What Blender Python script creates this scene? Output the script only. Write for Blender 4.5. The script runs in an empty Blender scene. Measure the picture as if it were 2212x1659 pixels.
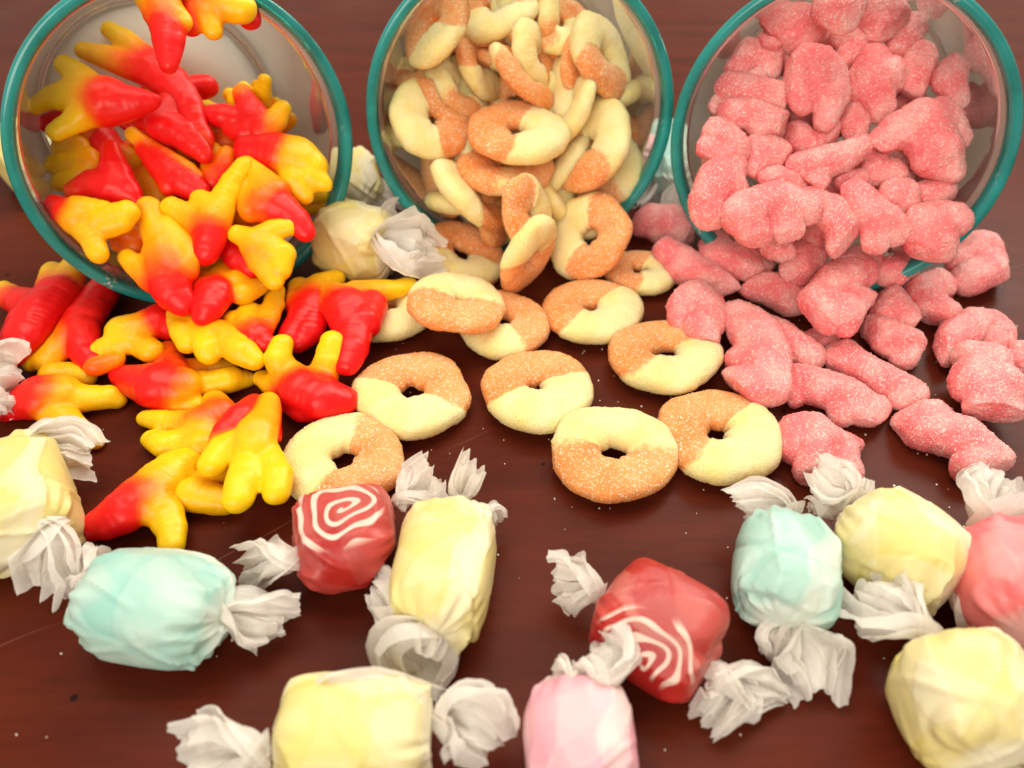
import bpy, bmesh, math, random
import numpy as np
from mathutils import Vector, Matrix, noise

# ------------------------------------------------------------------ camera, world, lamps
SC = bpy.context.scene
COL = SC.collection
PITCH = math.radians(41.45); F = 1779.0; PW, PH = 2212.0, 1659.0; CH = 0.175
cd = bpy.data.cameras.new('camera'); cam = bpy.data.objects.new('camera', cd); COL.objects.link(cam)
cam.location = (0, 0, CH); cam.rotation_euler = (math.radians(90) - PITCH, 0, 0)
cd.sensor_width = 36; cd.lens = F / PW * 36; cd.clip_start = .005; cd.clip_end = 20
cd.dof.use_dof = True; cd.dof.focus_distance = .235; cd.dof.aperture_fstop = 11
SC.camera = cam
W = bpy.data.worlds.new('World'); SC.world = W; W.use_nodes = True
bg = W.node_tree.nodes['Background']; bg.inputs[0].default_value = (1.0, .92, .77, 1); bg.inputs[1].default_value = .60

def area(name, loc, target, sx, sy, power, color):
    l = bpy.data.lights.new(name, 'AREA'); l.shape = 'RECTANGLE'; l.size = sx; l.size_y = sy; l.energy = power; l.color = color
    o = bpy.data.objects.new(name, l); COL.objects.link(o); o.location = loc
    o.rotation_euler = (Vector(target) - Vector(loc)).to_track_quat('-Z', 'Y').to_euler()
    return o
area('window_light', (.62, 1.0, .85), (0, .24, 0), .75, .7, 15, (1, .95, .83))
area('front_fill_light', (-.30, -.95, .75), (0, .25, .04), 1.0, .8, 16, (1, .93, .79))  # added fill from behind the camera, brightens the jar insides
area('jar_fill_light', (-.06, .36, .58), (0, .27, 0), .5, .4, 3.2, (1, .93, .78))  # added fill lamp close above the jars, lifts their contents
SC.view_settings.view_transform = 'Standard'; SC.view_settings.look = 'None'
SC.view_settings.exposure = -.22; SC.view_settings.gamma = 1
SC.cycles.max_bounces = 12; SC.cycles.transparent_max_bounces = 24; SC.cycles.caustics_reflective = False

RNG = np.random.default_rng(7); random.seed(5)
cP, sP = math.cos(PITCH), math.sin(PITCH)
FW = np.array([0, cP, -sP]); UP = np.array([0, sP, cP]); RT = np.array([1., 0, 0]); CAM = np.array([0, 0, CH])

def ray(x, y):
    d = FW + RT * ((x - PW / 2) / F) - UP * ((y - PH / 2) / F)
    return d                                    # depth along FW is 1
def on_z(x, y, z):
    d = ray(x, y); return CAM + d * ((z - CH) / d[2])
def on_plane(x, y, P, n):
    d = ray(x, y); return CAM + d * (np.dot(P - CAM, n) / np.dot(d, n))
def depth(P): return float(np.dot(P - CAM, FW))
def unit(v): v = np.asarray(v, float); return v / np.linalg.norm(v)

# ------------------------------------------------------------------ node helpers
class NT:
    def __init__(s, name):
        s.m = bpy.data.materials.new(name); s.m.use_nodes = True; s.t = s.m.node_tree; s.t.nodes.clear()
        s.out = s.n('ShaderNodeOutputMaterial')
    def n(s, t, **k):
        x = s.t.nodes.new(t)
        for a, b in k.items(): setattr(x, a, b)
        return x
    def l(s, a, b): s.t.links.new(a, b)
    def set(s, node, **k):
        for a, b in k.items():
            i = node.inputs[a.replace('_', ' ')]
            if hasattr(b, 'is_output') and b.is_output: s.l(b, i)
            else: i.default_value = b
        return node
    def math(s, op, a, b=None, clamp=False):
        x = s.n('ShaderNodeMath', operation=op, use_clamp=clamp)
        for i, v in enumerate((a, b)):
            if v is None: continue
            if hasattr(v, 'is_output'): s.l(v, x.inputs[i])
            else: x.inputs[i].default_value = v
        return x.outputs[0]
    def mix(s, f, a, b, mode='MIX'):
        x = s.n('ShaderNodeMix', data_type='RGBA', blend_type=mode)
        for i, v in ((0, f), (6, a), (7, b)):
            if hasattr(v, 'is_output'): s.l(v, x.inputs[i])
            else: x.inputs[i].default_value = v if i == 0 else (*v, 1)
        return x.outputs[2]
    def ramp(s, f, stops):
        x = s.n('ShaderNodeValToRGB'); s.l(f, x.inputs[0]); e = x.color_ramp.elements
        while len(e) < len(stops): e.new(.5)
        for q, (p, c) in zip(e, stops): q.position = p; q.color = (*c, 1) if len(c) == 3 else c
        return x.outputs[0]
    def noise(s, co, scale, detail=2, rough=.5, dist=0):
        x = s.n('ShaderNodeTexNoise'); s.l(co, x.inputs['Vector']); s.set(x, Scale=scale, Detail=detail, Roughness=rough, Distortion=dist)
        return x.outputs[0]
    def mr(s, f, a, b, c=0., d=1.):
        x = s.n('ShaderNodeMapRange'); s.l(f, x.inputs[0])
        for i, v in enumerate((a, b, c, d)): x.inputs[i + 1].default_value = v
        return x.outputs[0]
    def bump(s, h, strength, dist, normal=None):
        x = s.n('ShaderNodeBump'); s.l(h, x.inputs['Height']); s.set(x, Strength=strength, Distance=dist)
        if normal is not None: s.l(normal, x.inputs['Normal'])
        return x.outputs[0]
    def attr(s, name): return s.n('ShaderNodeAttribute', attribute_name=name).outputs['Fac']
    def co(s): return s.n('ShaderNodeTexCoord').outputs['Object']
    def rnd(s): return s.n('ShaderNodeObjectInfo').outputs['Random']
    def bsdf(s, color, rough, **k):
        b = s.n('ShaderNodeBsdfPrincipled'); s.set(b, Base_Color=color if hasattr(color, 'is_output') else (*color, 1), Roughness=rough)
        for a, v in k.items(): s.set(b, **{a: v})
        return b
    def done(s, sh): s.l(sh, s.out.inputs[0]); return s.m

def sss(b, n, w, r, sc):
    b.subsurface_method = 'RANDOM_WALK'
    n.set(b, Subsurface_Weight=w, Subsurface_Scale=sc); b.inputs['Subsurface Radius'].default_value = r

def mat_foot():
    n = NT('red_yellow_gummy'); co = n.co()
    nz = n.noise(co, 220, 3)
    f = n.math('ADD', n.attr('mixc'), n.math('MULTIPLY', n.math('SUBTRACT', nz, .5), .22))
    c = n.ramp(f, [(.0, (.78, .006, .008)), (.28, (.84, .016, .006)), (.46, (.90, .14, .003)), (.66, (.92, .36, .004)), (1, (.92, .56, .006))])
    b = n.bsdf(c, .36, Coat_Weight=.06, Coat_Roughness=.2, Specular_IOR_Level=.28)
    sss(b, n, .55, (1, .45, .1), .004)
    bp = n.bump(n.noise(co, 900, 3), .25, .0003); n.l(bp, b.inputs['Normal'])
    return n.done(b.outputs[0])

def sugar(n, col, cover, co, grain=1900., whit=(.86, .78, .70)):
    v = n.n('ShaderNodeTexVoronoi'); n.l(co, v.inputs['Vector']); v.inputs['Scale'].default_value = grain
    sp = n.n('ShaderNodeSeparateColor'); n.l(v.outputs['Color'], sp.inputs[0])
    cell = sp.outputs[0]
    mask = n.math('GREATER_THAN', n.math('ADD', cell, cover), 1.0)
    m2 = n.math('MULTIPLY', mask, n.mr(sp.outputs[1], 0, 1, .2, .8))
    c = n.mix(m2, col, whit)
    v2 = n.n('ShaderNodeTexVoronoi'); n.l(co, v2.inputs['Vector']); v2.inputs['Scale'].default_value = grain * .62
    h = n.math('ADD', n.math('MULTIPLY', v.outputs['Distance'], -.8), n.math('MULTIPLY', v2.outputs['Distance'], -.8))
    b = n.bump(h, .6, .0005)
    return c, b, mask

def mat_pink():
    n = NT('pink_sugar_gummy'); co = n.co()
    low = n.noise(co, 75, 2)
    base = n.mix(n.mr(low, .38, .62), (.90, .15, .17), (.94, .34, .33))
    cov = n.math('ADD', n.mr(low, .35, .65, .12, .33), n.math('MULTIPLY', n.math('SUBTRACT', n.rnd(), .5), .12))
    c, b, m = sugar(n, base, cov, co, 2500, (.95, .72, .66))
    c = n.mix(.08, c, (.90, .60, .54))
    s = n.bsdf(c, .48, Specular_IOR_Level=.5); sss(s, n, .4, (1, .4, .35), .003)
    n.l(b, s.inputs['Normal'])
    return n.done(s.outputs[0])

def mat_ring():
    n = NT('peach_ring_gummy'); co = n.co()
    nz = n.noise(co, 160, 3); nz2 = n.noise(co, 620, 2)
    f = n.math('ADD', n.attr('mixc'), n.math('ADD', n.math('MULTIPLY', n.math('SUBTRACT', nz, .5), .35), n.math('MULTIPLY', n.math('SUBTRACT', nz2, .5), .18)))
    msk = n.mr(f, .43, .60)
    low = n.noise(co, 90, 2)
    org = n.mix(n.mr(low, .35, .65), (.86, .28, .06), (.92, .40, .14))
    cream = n.mix(n.mr(low, .35, .65), (.98, .72, .28), (.98, .79, .42))
    col = n.mix(msk, org, cream)
    cov = n.mix(msk, (.17, .17, .17), (.05, .05, .05))
    c, b, m = sugar(n, col, cov, co, 2700, (.95, .84, .66))
    s = n.bsdf(c, .44, Specular_IOR_Level=.45); sss(s, n, .7, (1, .62, .3), .006)
    n.l(b, s.inputs['Normal'])
    return n.done(s.outputs[0])

def crease(n, co):
    v = n.n('ShaderNodeTexVoronoi', feature='DISTANCE_TO_EDGE'); dm = n.n('ShaderNodeVectorMath', operation='ADD')
    nn = n.n('ShaderNodeTexNoise'); n.l(co, nn.inputs['Vector']); nn.inputs['Scale'].default_value = 120
    sc = n.n('ShaderNodeVectorMath', operation='SCALE'); n.l(nn.outputs['Color'], sc.inputs[0]); sc.inputs['Scale'].default_value = .006
    n.l(co, dm.inputs[0]); n.l(sc.outputs[0], dm.inputs[1]); n.l(dm.outputs[0], v.inputs['Vector']); v.inputs['Scale'].default_value = 130
    return n.mr(v.outputs['Distance'], 0, .06)

def mat_taffy(name, col, deep, whit=(.78, .74, .66), wmix=.5, swirl=False):
    n = NT(name); co = n.co()
    low = n.noise(co, 60, 3, .5, .6)
    c = n.mix(n.mr(low, .35, .68), deep, col)
    if swirl:
        uv = n.n('ShaderNodeUVMap', uv_map='swirl').outputs[0]
        nv = n.n('ShaderNodeTexNoise'); n.l(uv, nv.inputs['Vector']); n.set(nv, Scale=1.4, Detail=0)
        sc = n.n('ShaderNodeVectorMath', operation='SCALE'); n.l(nv.outputs['Color'], sc.inputs[0]); sc.inputs['Scale'].default_value = .55
        ad = n.n('ShaderNodeVectorMath', operation='ADD'); n.l(uv, ad.inputs[0]); n.l(sc.outputs[0], ad.inputs[1])
        sb = n.n('ShaderNodeVectorMath', operation='SUBTRACT'); n.l(ad.outputs[0], sb.inputs[0]); sb.inputs[1].default_value = (.27, .27, 0)
        sx = n.n('ShaderNodeSeparateXYZ'); n.l(sb.outputs[0], sx.inputs[0])
        r = n.math('SQRT', n.math('ADD', n.math('POWER', sx.outputs[0], 2), n.math('POWER', sx.outputs[1], 2)))
        th = n.math('DIVIDE', n.math('ARCTAN2', sx.outputs[1], sx.outputs[0]), 2 * math.pi)
        ph = n.math('FRACT', n.math('SUBTRACT', n.math('MULTIPLY', r, 3.7), th))
        tri = n.math('ABSOLUTE', n.math('SUBTRACT', ph, .5))
        line = n.mr(tri, .14, .22, 1, 0)
        inside = n.math('MULTIPLY', n.mr(r, 1.0, 1.12, 1, 0), n.attr('cap'))
        c = n.mix(n.math('MULTIPLY', line, inside), c, (.78, .55, .47))
    c = n.mix(n.math('MULTIPLY', n.attr('fold'), wmix), c, whit)
    b = n.bsdf(c, .42, Specular_IOR_Level=.4, Coat_Weight=.08, Coat_Roughness=.3)
    sss(b, n, .25, (1, .7, .45), .003)
    bp = n.bump(n.noise(co, 500, 2), .10, .0004, n.bump(n.noise(co, 110, 2, .4, 1.2), .15, .002)); n.l(bp, b.inputs['Normal'])
    return n.done(b.outputs[0])

def mat_paper():
    n = NT('waxed_paper'); co = n.co()
    low = n.noise(co, 140, 3)
    c = n.mix(n.mr(low, .3, .7), (.90, .86, .81), (.97, .94, .90))
    b = n.bsdf(c, .40, Specular_IOR_Level=.45)
    bp = n.bump(n.noise(co, 260, 3, .5, 1.5), .4, .0012); n.l(bp, b.inputs['Normal'])
    tr = n.n('ShaderNodeBsdfTranslucent'); n.l(c, tr.inputs[0]); n.l(bp, tr.inputs['Normal'])
    m = n.n('ShaderNodeMixShader'); m.inputs[0].default_value = .45; n.l(b.outputs[0], m.inputs[1]); n.l(tr.outputs[0], m.inputs[2])
    tp = n.n('ShaderNodeBsdfTransparent'); m2 = n.n('ShaderNodeMixShader'); m2.inputs[0].default_value = .13
    n.l(m.outputs[0], m2.inputs[1]); n.l(tp.outputs[0], m2.inputs[2])
    return n.done(m2.outputs[0])

def mat_glass(name, tint, milk, milkcol, rough=.04):
    n = NT(name)
    tp = n.n('ShaderNodeBsdfTransparent'); tp.inputs[0].default_value = (*tint, 1)
    gl = n.n('ShaderNodeBsdfGlossy'); gl.inputs['Roughness'].default_value = rough
    fr = n.n('ShaderNodeFresnel'); fr.inputs[0].default_value = 1.5
    a = n.n('ShaderNodeMixShader'); n.l(fr.outputs[0], a.inputs[0]); n.l(tp.outputs[0], a.inputs[1]); n.l(gl.outputs[0], a.inputs[2])
    d = n.n('ShaderNodeBsdfDiffuse'); d.inputs[0].default_value = (*milkcol, 1)
    t = n.n('ShaderNodeBsdfTranslucent'); t.inputs[0].default_value = (*milkcol, 1)
    dt = n.n('ShaderNodeMixShader'); dt.inputs[0].default_value = .3; n.l(d.outputs[0], dt.inputs[1]); n.l(t.outputs[0], dt.inputs[2])
    m = n.n('ShaderNodeMixShader')
    f = n.mr(n.noise(n.co(), 40, 3), .3, .7, milk * .7, milk * 1.3); n.l(f, m.inputs[0])
    n.l(a.outputs[0], m.inputs[1]); n.l(dt.outputs[0], m.inputs[2])
    return n.done(m.outputs[0])

def mat_rim():
    n = NT('teal_glass_rim'); co = n.co()
    nz = n.noise(co, 60, 3)
    c = n.mix(n.mr(nz, .35, .65), (.012, .25, .235), (.03, .40, .39))
    v = n.n('ShaderNodeTexVoronoi'); n.l(co, v.inputs['Vector']); v.inputs['Scale'].default_value = 1100
    sp = n.n('ShaderNodeSeparateColor'); n.l(v.outputs['Color'], sp.inputs[0])
    patch = n.mr(n.noise(co, 70, 2), .60, .72)
    m = n.math('MULTIPLY', n.math('GREATER_THAN', sp.outputs[0], .82), patch)
    c = n.mix(n.math('MULTIPLY', m, .7), c, (.75, .72, .68))
    b = n.bsdf(c, .16, Specular_IOR_Level=.6, Coat_Weight=.5, Coat_Roughness=.08)
    tp = n.n('ShaderNodeBsdfTransparent'); tp.inputs[0].default_value = (.1, .62, .55, 1)
    x = n.n('ShaderNodeMixShader'); x.inputs[0].default_value = .32; n.l(b.outputs[0], x.inputs[1]); n.l(tp.outputs[0], x.inputs[2])
    return n.done(x.outputs[0])

def mat_plain(name, c, rough=.5):
    n = NT(name); co = n.co(); cc = n.mix(n.mr(n.noise(co, 150, 2), .3, .7), tuple(x * .8 for x in c), c)
    return n.done(n.bsdf(cc, rough).outputs[0])

def mat_table():
    n = NT('dark_red_wood'); co = n.co()
    mp = n.n('ShaderNodeMapping'); n.l(co, mp.inputs[0]); mp.inputs['Rotation'].default_value = (0, 0, math.radians(-17)); mp.inputs['Scale'].default_value = (1, 7, 1)
    g = n.noise(mp.outputs[0], 9, 6, .6, .8); g2 = n.noise(mp.outputs[0], 60, 4, .6)
    blot = n.noise(co, 14, 3, .55)
    c = n.ramp(g, [(.30, (.064, .0092, .0042)), (.52, (.090, .0135, .0058)), (.72, (.112, .019, .0075))])
    c = n.mix(n.mr(g2, .45, .75, 0, .45), c, (.040, .009, .005))
    c = n.mix(n.mr(blot, .40, .62, 0, .45), c, (.105, .019, .008))
    v = n.n('ShaderNodeTexVoronoi'); n.l(co, v.inputs['Vector']); v.inputs['Scale'].default_value = 95; v.inputs['Randomness'].default_value = 1
    sp = n.n('ShaderNodeSeparateColor'); n.l(v.outputs['Color'], sp.inputs[0])
    size = n.mr(sp.outputs[1], 0, 1, .03, .10)
    dot = n.math('MULTIPLY', n.math('LESS_THAN', v.outputs['Distance'], size), n.math('GREATER_THAN', sp.outputs[0], .55))
    c = n.mix(n.math('MULTIPLY', dot, .85), c, (.006, .003, .003))
    v2 = n.n('ShaderNodeTexVoronoi'); n.l(co, v2.inputs['Vector']); v2.inputs['Scale'].default_value = 55
    sp2 = n.n('ShaderNodeSeparateColor'); n.l(v2.outputs['Color'], sp2.inputs[0])
    sug = n.math('MULTIPLY', n.math('LESS_THAN', v2.outputs['Distance'], .022), n.math('GREATER_THAN', sp2.outputs[0], .6))
    c = n.mix(n.math('MULTIPLY', sug, .8), c, (.7, .6, .5))
    w = n.n('ShaderNodeTexWave', wave_type='BANDS'); mp2 = n.n('ShaderNodeMapping'); n.l(co, mp2.inputs[0]); mp2.inputs['Rotation'].default_value = (0, 0, math.radians(63))
    n.l(mp2.outputs[0], w.inputs['Vector']); n.set(w, Scale=3.1, Distortion=2.2, Detail=2.0); w.inputs['Detail Scale'].default_value = 2
    scr = n.math('MULTIPLY', n.math('GREATER_THAN', w.outputs['Fac'], .99996), n.mr(n.noise(co, 20, 2), .5, .6))
    c = n.mix(n.math('MULTIPLY', scr, .5), c, (.22, .08, .05))
    rr = n.mr(n.noise(co, 25, 4), .3, .7, .24, .38)
    b = n.bsdf(c, rr, Specular_IOR_Level=.065)
    bp = n.bump(g2, .06, .0006, n.bump(n.noise(co, 320, 3), .06, .0005)); n.l(bp, b.inputs['Normal'])
    return n.done(b.outputs[0])

M = dict(grain=mat_plain('sugar_grain', (.85, .78, .70), .25), foot=mat_foot(), pink=mat_pink(), ring=mat_ring(), paper=mat_paper(), table=mat_table(), rim=mat_rim(),
         glass=mat_glass('clear_glass', (.97, .985, .97), .13, (.97, .88, .78)),
         base=mat_glass('milky_glass', (.9, .93, .9), .95, (.97, .92, .84), .2),  # pale, nearly opaque milk mixed into the base glass
         pprint=mat_plain('pink_print', (.75, .16, .30)), wprint=mat_plain('white_print', (.72, .70, .66)),
         yellow=mat_taffy('yellow_taffy', (.69, .60, .28), (.71, .58, .18)),
         blue=mat_taffy('blue_taffy', (.47, .64, .57), (.30, .56, .50)),
         pinkt=mat_taffy('pink_taffy', (.80, .41, .48), (.76, .31, .39)),
         coral=mat_taffy('coral_taffy', (.84, .22, .22), (.80, .12, .14), wmix=.4),
         red=mat_taffy('red_swirl_taffy', (.50, .030, .022), (.38, .014, .014), (.72, .36, .30), .26, True))

# ------------------------------------------------------------------ object helpers
def tag(o, label=None, cat=None, group=None, kind=None):
    if label: o['label'] = label
    if cat: o['category'] = cat
    if group: o['group'] = group
    if kind: o['kind'] = kind
    return o
def empty(name, loc):
    o = bpy.data.objects.new(name, None); COL.objects.link(o); o.location = loc; o.empty_display_size = .01; return o
def mesh_obj(name, verts, faces, mat, parent=None, loc=None, smooth=True):
    me = bpy.data.meshes.new(name); me.from_pydata([tuple(v) for v in verts], [], faces); me.update()
    if smooth: me.polygons.foreach_set('use_smooth', [True] * len(me.polygons))
    me.materials.append(mat)
    o = bpy.data.objects.new(name, me); COL.objects.link(o)
    if parent: o.parent = parent
    if loc is not None: o.location = loc
    return o
def set_attr(me, name, vals):
    a = me.attributes.new(name, 'FLOAT', 'POINT'); a.data.foreach_set('value', np.asarray(vals, np.float32))

def ico(sub):
    bm = bmesh.new(); bmesh.ops.create_icosphere(bm, subdivisions=sub, radius=1)
    v = np.array([x.co[:] for x in bm.verts]); f = np.array([[q.index for q in x.verts] for x in bm.faces]); bm.free(); return v, f
ICO = ico(3)

def fuse(cent, rad, voxel, smooth, flat=1., n=None):
    """union of balls -> smoothed voxel surface; returns verts, polygon list"""
    V, Fc = ICO
    vs = (V[None] * rad[:, None, None] + cent[:, None, :])
    if flat != 1.:
        d = (V[None] * rad[:, None, None]) @ n
        vs = vs - d[..., None] * n * (1 - flat)
    fs = Fc[None] + (np.arange(len(rad)) * len(V))[:, None, None]
    me = bpy.data.meshes.new('tmp'); me.from_pydata(vs.reshape(-1, 3).tolist(), [], fs.reshape(-1, 3).tolist())
    o = bpy.data.objects.new('tmp', me); COL.objects.link(o)
    m = o.modifiers.new('r', 'REMESH'); m.mode = 'VOXEL'; m.voxel_size = voxel
    s = o.modifiers.new('s', 'SMOOTH'); s.factor = .5; s.iterations = smooth
    dg = bpy.context.evaluated_depsgraph_get(); e = o.evaluated_get(dg); em = e.to_mesh()
    nv = len(em.vertices); v = np.empty(nv * 3, np.float32); em.vertices.foreach_get('co', v); v = v.reshape(-1, 3).astype(float)
    npoly = len(em.polygons); ls = np.empty(npoly, int); lt = np.empty(npoly, int); em.polygons.foreach_get('loop_start', ls); em.polygons.foreach_get('loop_total', lt)
    vi = np.empty(len(em.loops), int); em.loops.foreach_get('vertex_index', vi)
    f = [vi[a:a + b].tolist() for a, b in zip(ls, lt)]
    nr = np.empty(nv * 3, np.float32); em.vertices.foreach_get('normal', nr); nr = nr.reshape(-1, 3).astype(float)
    e.to_mesh_clear(); bpy.data.objects.remove(o); bpy.data.meshes.remove(me)
    return v, f, nr

def vnoise(v, sc, seed=0.):
    return np.array([noise.noise(Vector((x * sc + seed, y * sc - seed, z * sc + 2 * seed))) for x, y, z in v])

# ------------------------------------------------------------------ table
def build_table():
    vs = [(-1.0, -.35, 0), (1.0, -.35, 0), (1.0, 1.15, 0), (-1.0, 1.15, 0)]
    bm = bmesh.new(); b = bmesh.ops.create_cube(bm, size=1)
    for v in bm.verts: v.co = Vector((v.co.x * 2.0, v.co.y * 1.5 + .4, v.co.z * .03 - .015))
    bmesh.ops.bevel(bm, geom=[e for e in bm.edges], offset=.004, segments=3, affect='EDGES')
    me = bpy.data.meshes.new('table_top'); bm.to_mesh(me); bm.free(); me.materials.append(M['table'])
    o = bpy.data.objects.new('table_top', me); COL.objects.link(o); tag(o, kind='structure')
build_table()

# ------------------------------------------------------------------ glass jars
JR, JB, JL, TH = .0537, .0436, .060, .0030
class Jar:
    def __init__(s, C, az, tau):
        s.a = np.array([math.sin(az) * math.cos(tau), -math.cos(az) * math.cos(tau), math.sin(tau)])
        s.side = np.array([math.cos(az), math.sin(az), 0]); s.up = np.cross(s.side, s.a) * -1
        if s.up[2] < 0: s.up = -s.up
        s.C = np.array(C); s.C[2] = JR * math.cos(tau) + .0006
    def inside(s, P, r):
        d = P - s.C; ax = -float(d @ s.a)             # depth into the jar
        if ax < -.002: return True
        rad = np.linalg.norm(d + s.a * ax)
        return rad + r < JR - (JR - JB) * min(ax, JL) / JL - TH and ax + r < JL - TH + .001
JARS = dict(L=Jar((-.1036, .2519, 0), .5206, .1679), M=Jar((.0033, .2789, 0), .0611, .1679), R=Jar((.1070, .2564, 0), -.2932, .1679))

def revolve(prof, seg=128, closed=True):
    n = len(prof); vs = []; fs = []
    for k in range(seg):
        t = 2 * math.pi * k / seg
        for r, z in prof: vs.append((r * math.cos(t), r * math.sin(t), z))
    for k in range(seg):
        k2 = (k + 1) % seg
        for i in range(n if closed else n - 1):
            j = (i + 1) % n; fs.append((k * n + i, k2 * n + i, k2 * n + j, k * n + j))
    return vs, fs

def build_jar(j, label, prints):
    root = empty('glass_jar', j.C)
    Rm = Matrix((Vector(j.side), Vector(np.cross(j.a, j.side)), Vector(j.a))).transposed().to_4x4()
    root.rotation_euler = Rm.to_euler()
    tag(root, label, 'glass jar', 'glass jars lying on their sides')
    def wall(q, off=0):                                # q: depth from rim
        return JR - (JR - JB) * (q / JL) + off
    prof = []
    RC = .004
    for q in np.linspace(.0075, JL - RC, 12): prof.append((wall(q), -q))
    for t in np.linspace(.15, 1, 7):
        a = t * math.pi / 2; prof.append((wall(JL - RC) - RC * (1 - math.cos(a)), -(JL - RC) - RC * math.sin(a)))
    inn = []
    for t in np.linspace(1, .15, 7):
        a = t * math.pi / 2; inn.append((wall(JL - RC) - TH - (RC - TH) * (1 - math.cos(a)), -(JL - RC) - (RC - TH) * math.sin(a)))
    for q in np.linspace(JL - RC, .0075, 12): inn.append((wall(q) - TH, -q))
    vs, fs = revolve(prof + inn)
    mesh_obj('wall', vs, fs, M['glass'], root)
    # rim band: rounded lip
    lip = []
    R0, hw, hl = JR - .0014, .0020, .0036
    for k in range(20):
        t = 2 * math.pi * k / 20; e = .6
        x = math.copysign(abs(math.cos(t)) ** e, math.cos(t)) * hw; z = math.copysign(abs(math.sin(t)) ** e, math.sin(t)) * hl
        lip.append((R0 + x - (hl - z) * .05, z - hl + .0006))
    vs, fs = revolve(lip, 160); mesh_obj('rim', vs, fs, M['rim'], root)
    # base disc, foot ring
    rb = wall(JL - RC) - RC - .0002
    vs, fs = revolve([(.0001, -JL + .0028), (rb, -JL + .0028), (rb, -JL), (rb * .7, -JL + .0006), (.0001, -JL + .0008)], 96)
    mesh_obj('base', vs, fs, M['base'], root)
    ft = [(rb + .0030 + .0009 * math.cos(2 * math.pi * k / 10), -JL + .0012 + .0009 * math.sin(2 * math.pi * k / 10)) for k in range(10)]
    vs, fs = revolve(ft, 120); mesh_obj('base_edge', vs, fs, M['rim'], root)
    # flower prints on the outside of the wall
    for (ang, q, la, lb, rot, kind) in prints:
        a0 = math.radians(ang); vs = []; fs = []
        ns, nr = 18, 4
        if kind == 'petal':
            for i in range(ns + 1):
                s_ = -1 + 2 * i / ns; w = lb * (1 - s_ * s_) ** .7
                for k in range(nr + 1):
                    b = (-1 + 2 * k / nr) * w
                    u, v = s_ * la * math.cos(rot) - b * math.sin(rot), s_ * la * math.sin(rot) + b * math.cos(rot)
                    qq = q + u; r = wall(qq) + .0003; t = a0 + v / r; vs.append((r * math.cos(t), r * math.sin(t), -qq))
        else:
            for i in range(ns + 1):
                th = 2 * math.pi * i / ns * (.85 if kind == 'loop' else .45)
                for k in range(nr + 1):
                    kk = .0009 * (-.5 + k / nr)
                    u, v = (la + kk) * math.cos(th + rot), (lb + kk) * math.sin(th + rot)
                    qq = min(max(q + u, .009), JL - .009); r = wall(qq) + .0003; t = a0 + v / r; vs.append((r * math.cos(t), r * math.sin(t), -qq))
        for i in range(ns):
            for k in range(nr): p = i * (nr + 1) + k; fs.append((p, p + 1, p + nr + 2, p + nr + 1))
        mesh_obj('petal_print' if kind == 'petal' else 'vine_print', vs, fs, M['pprint'] if kind == 'petal' else M['wprint'], root)
    return root
# print angles: 0 = jar's right (image right), 90 = up
PR = [(-22, .026, .006, .0028, .5, 'petal'), (-12, .030, .008, .006, .3, 'loop'), (4, .024, .007, .0035, 1.0, 'loop'), (-30, .032, .013, .010, 1.3, 'vine'),
      (18, .034, .006, .0035, 2.2, 'loop'), (205, .030, .0055, .0026, .2, 'petal'), (192, .028, .008, .006, 2.0, 'vine'), (222, .038, .010, .007, .6, 'vine'), (170, .030, .006, .004, 2.6, 'loop')]
build_jar(JARS['L'], 'teal rimmed glass jar on its side, spilling red and yellow gummies', PR)
build_jar(JARS['M'], 'teal rimmed glass jar on its side, spilling peach ring gummies', PR)
build_jar(JARS['R'], 'teal rimmed glass jar on its side, spilling pink sugared gummies', PR)

# pile surface of each jar: plane through two heights
def pile(xc, y1, z1, y2, z2):
    A, B = on_z(xc, y1, z1), on_z(xc, y2, z2)
    d = unit(np.array([0, B[1] - A[1], z2 - z1])); n = unit(np.array([0, -d[2], d[1]]))
    return A, n
PILE = dict(L=pile(380, 650, .016, 20, .080), M=pile(1123, 545, .014, 20, .076), R=pile(1828, 610, .020, 20, .082))

def shift_to(x, y, P, n, jar, r, lift):
    """point on the plane under the pixel, moved towards the viewer by lift, kept inside the jar"""
    Q = on_plane(x, y, P, n); v = unit(CAM - Q); Q = Q + v * lift
    k = 0
    while jar is not None and not jar.inside(Q, r) and k < 26: Q = Q + v * .001; k += 1
    return Q

Z = dict(A=(0.38022, 0.38022, 0, 0), B=(.38025, .38025, 713.2, 0), C=(.38025, .38025, 1426.4, 0), D=(.41331, .41331, 0, 493.7),
         E=(.44645, .44645, 548.6, 384.), G=(.4134, .4134, 1371.5, 438.9), H=(.52083, .52083, 0, 960), I=(.51636, .51636, 1069.8, 960), O=(1, 1, 0, 0))
def zc(z, x, y): k = Z[z]; return x * k[0] + k[2], y * k[1] + k[3]
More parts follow.
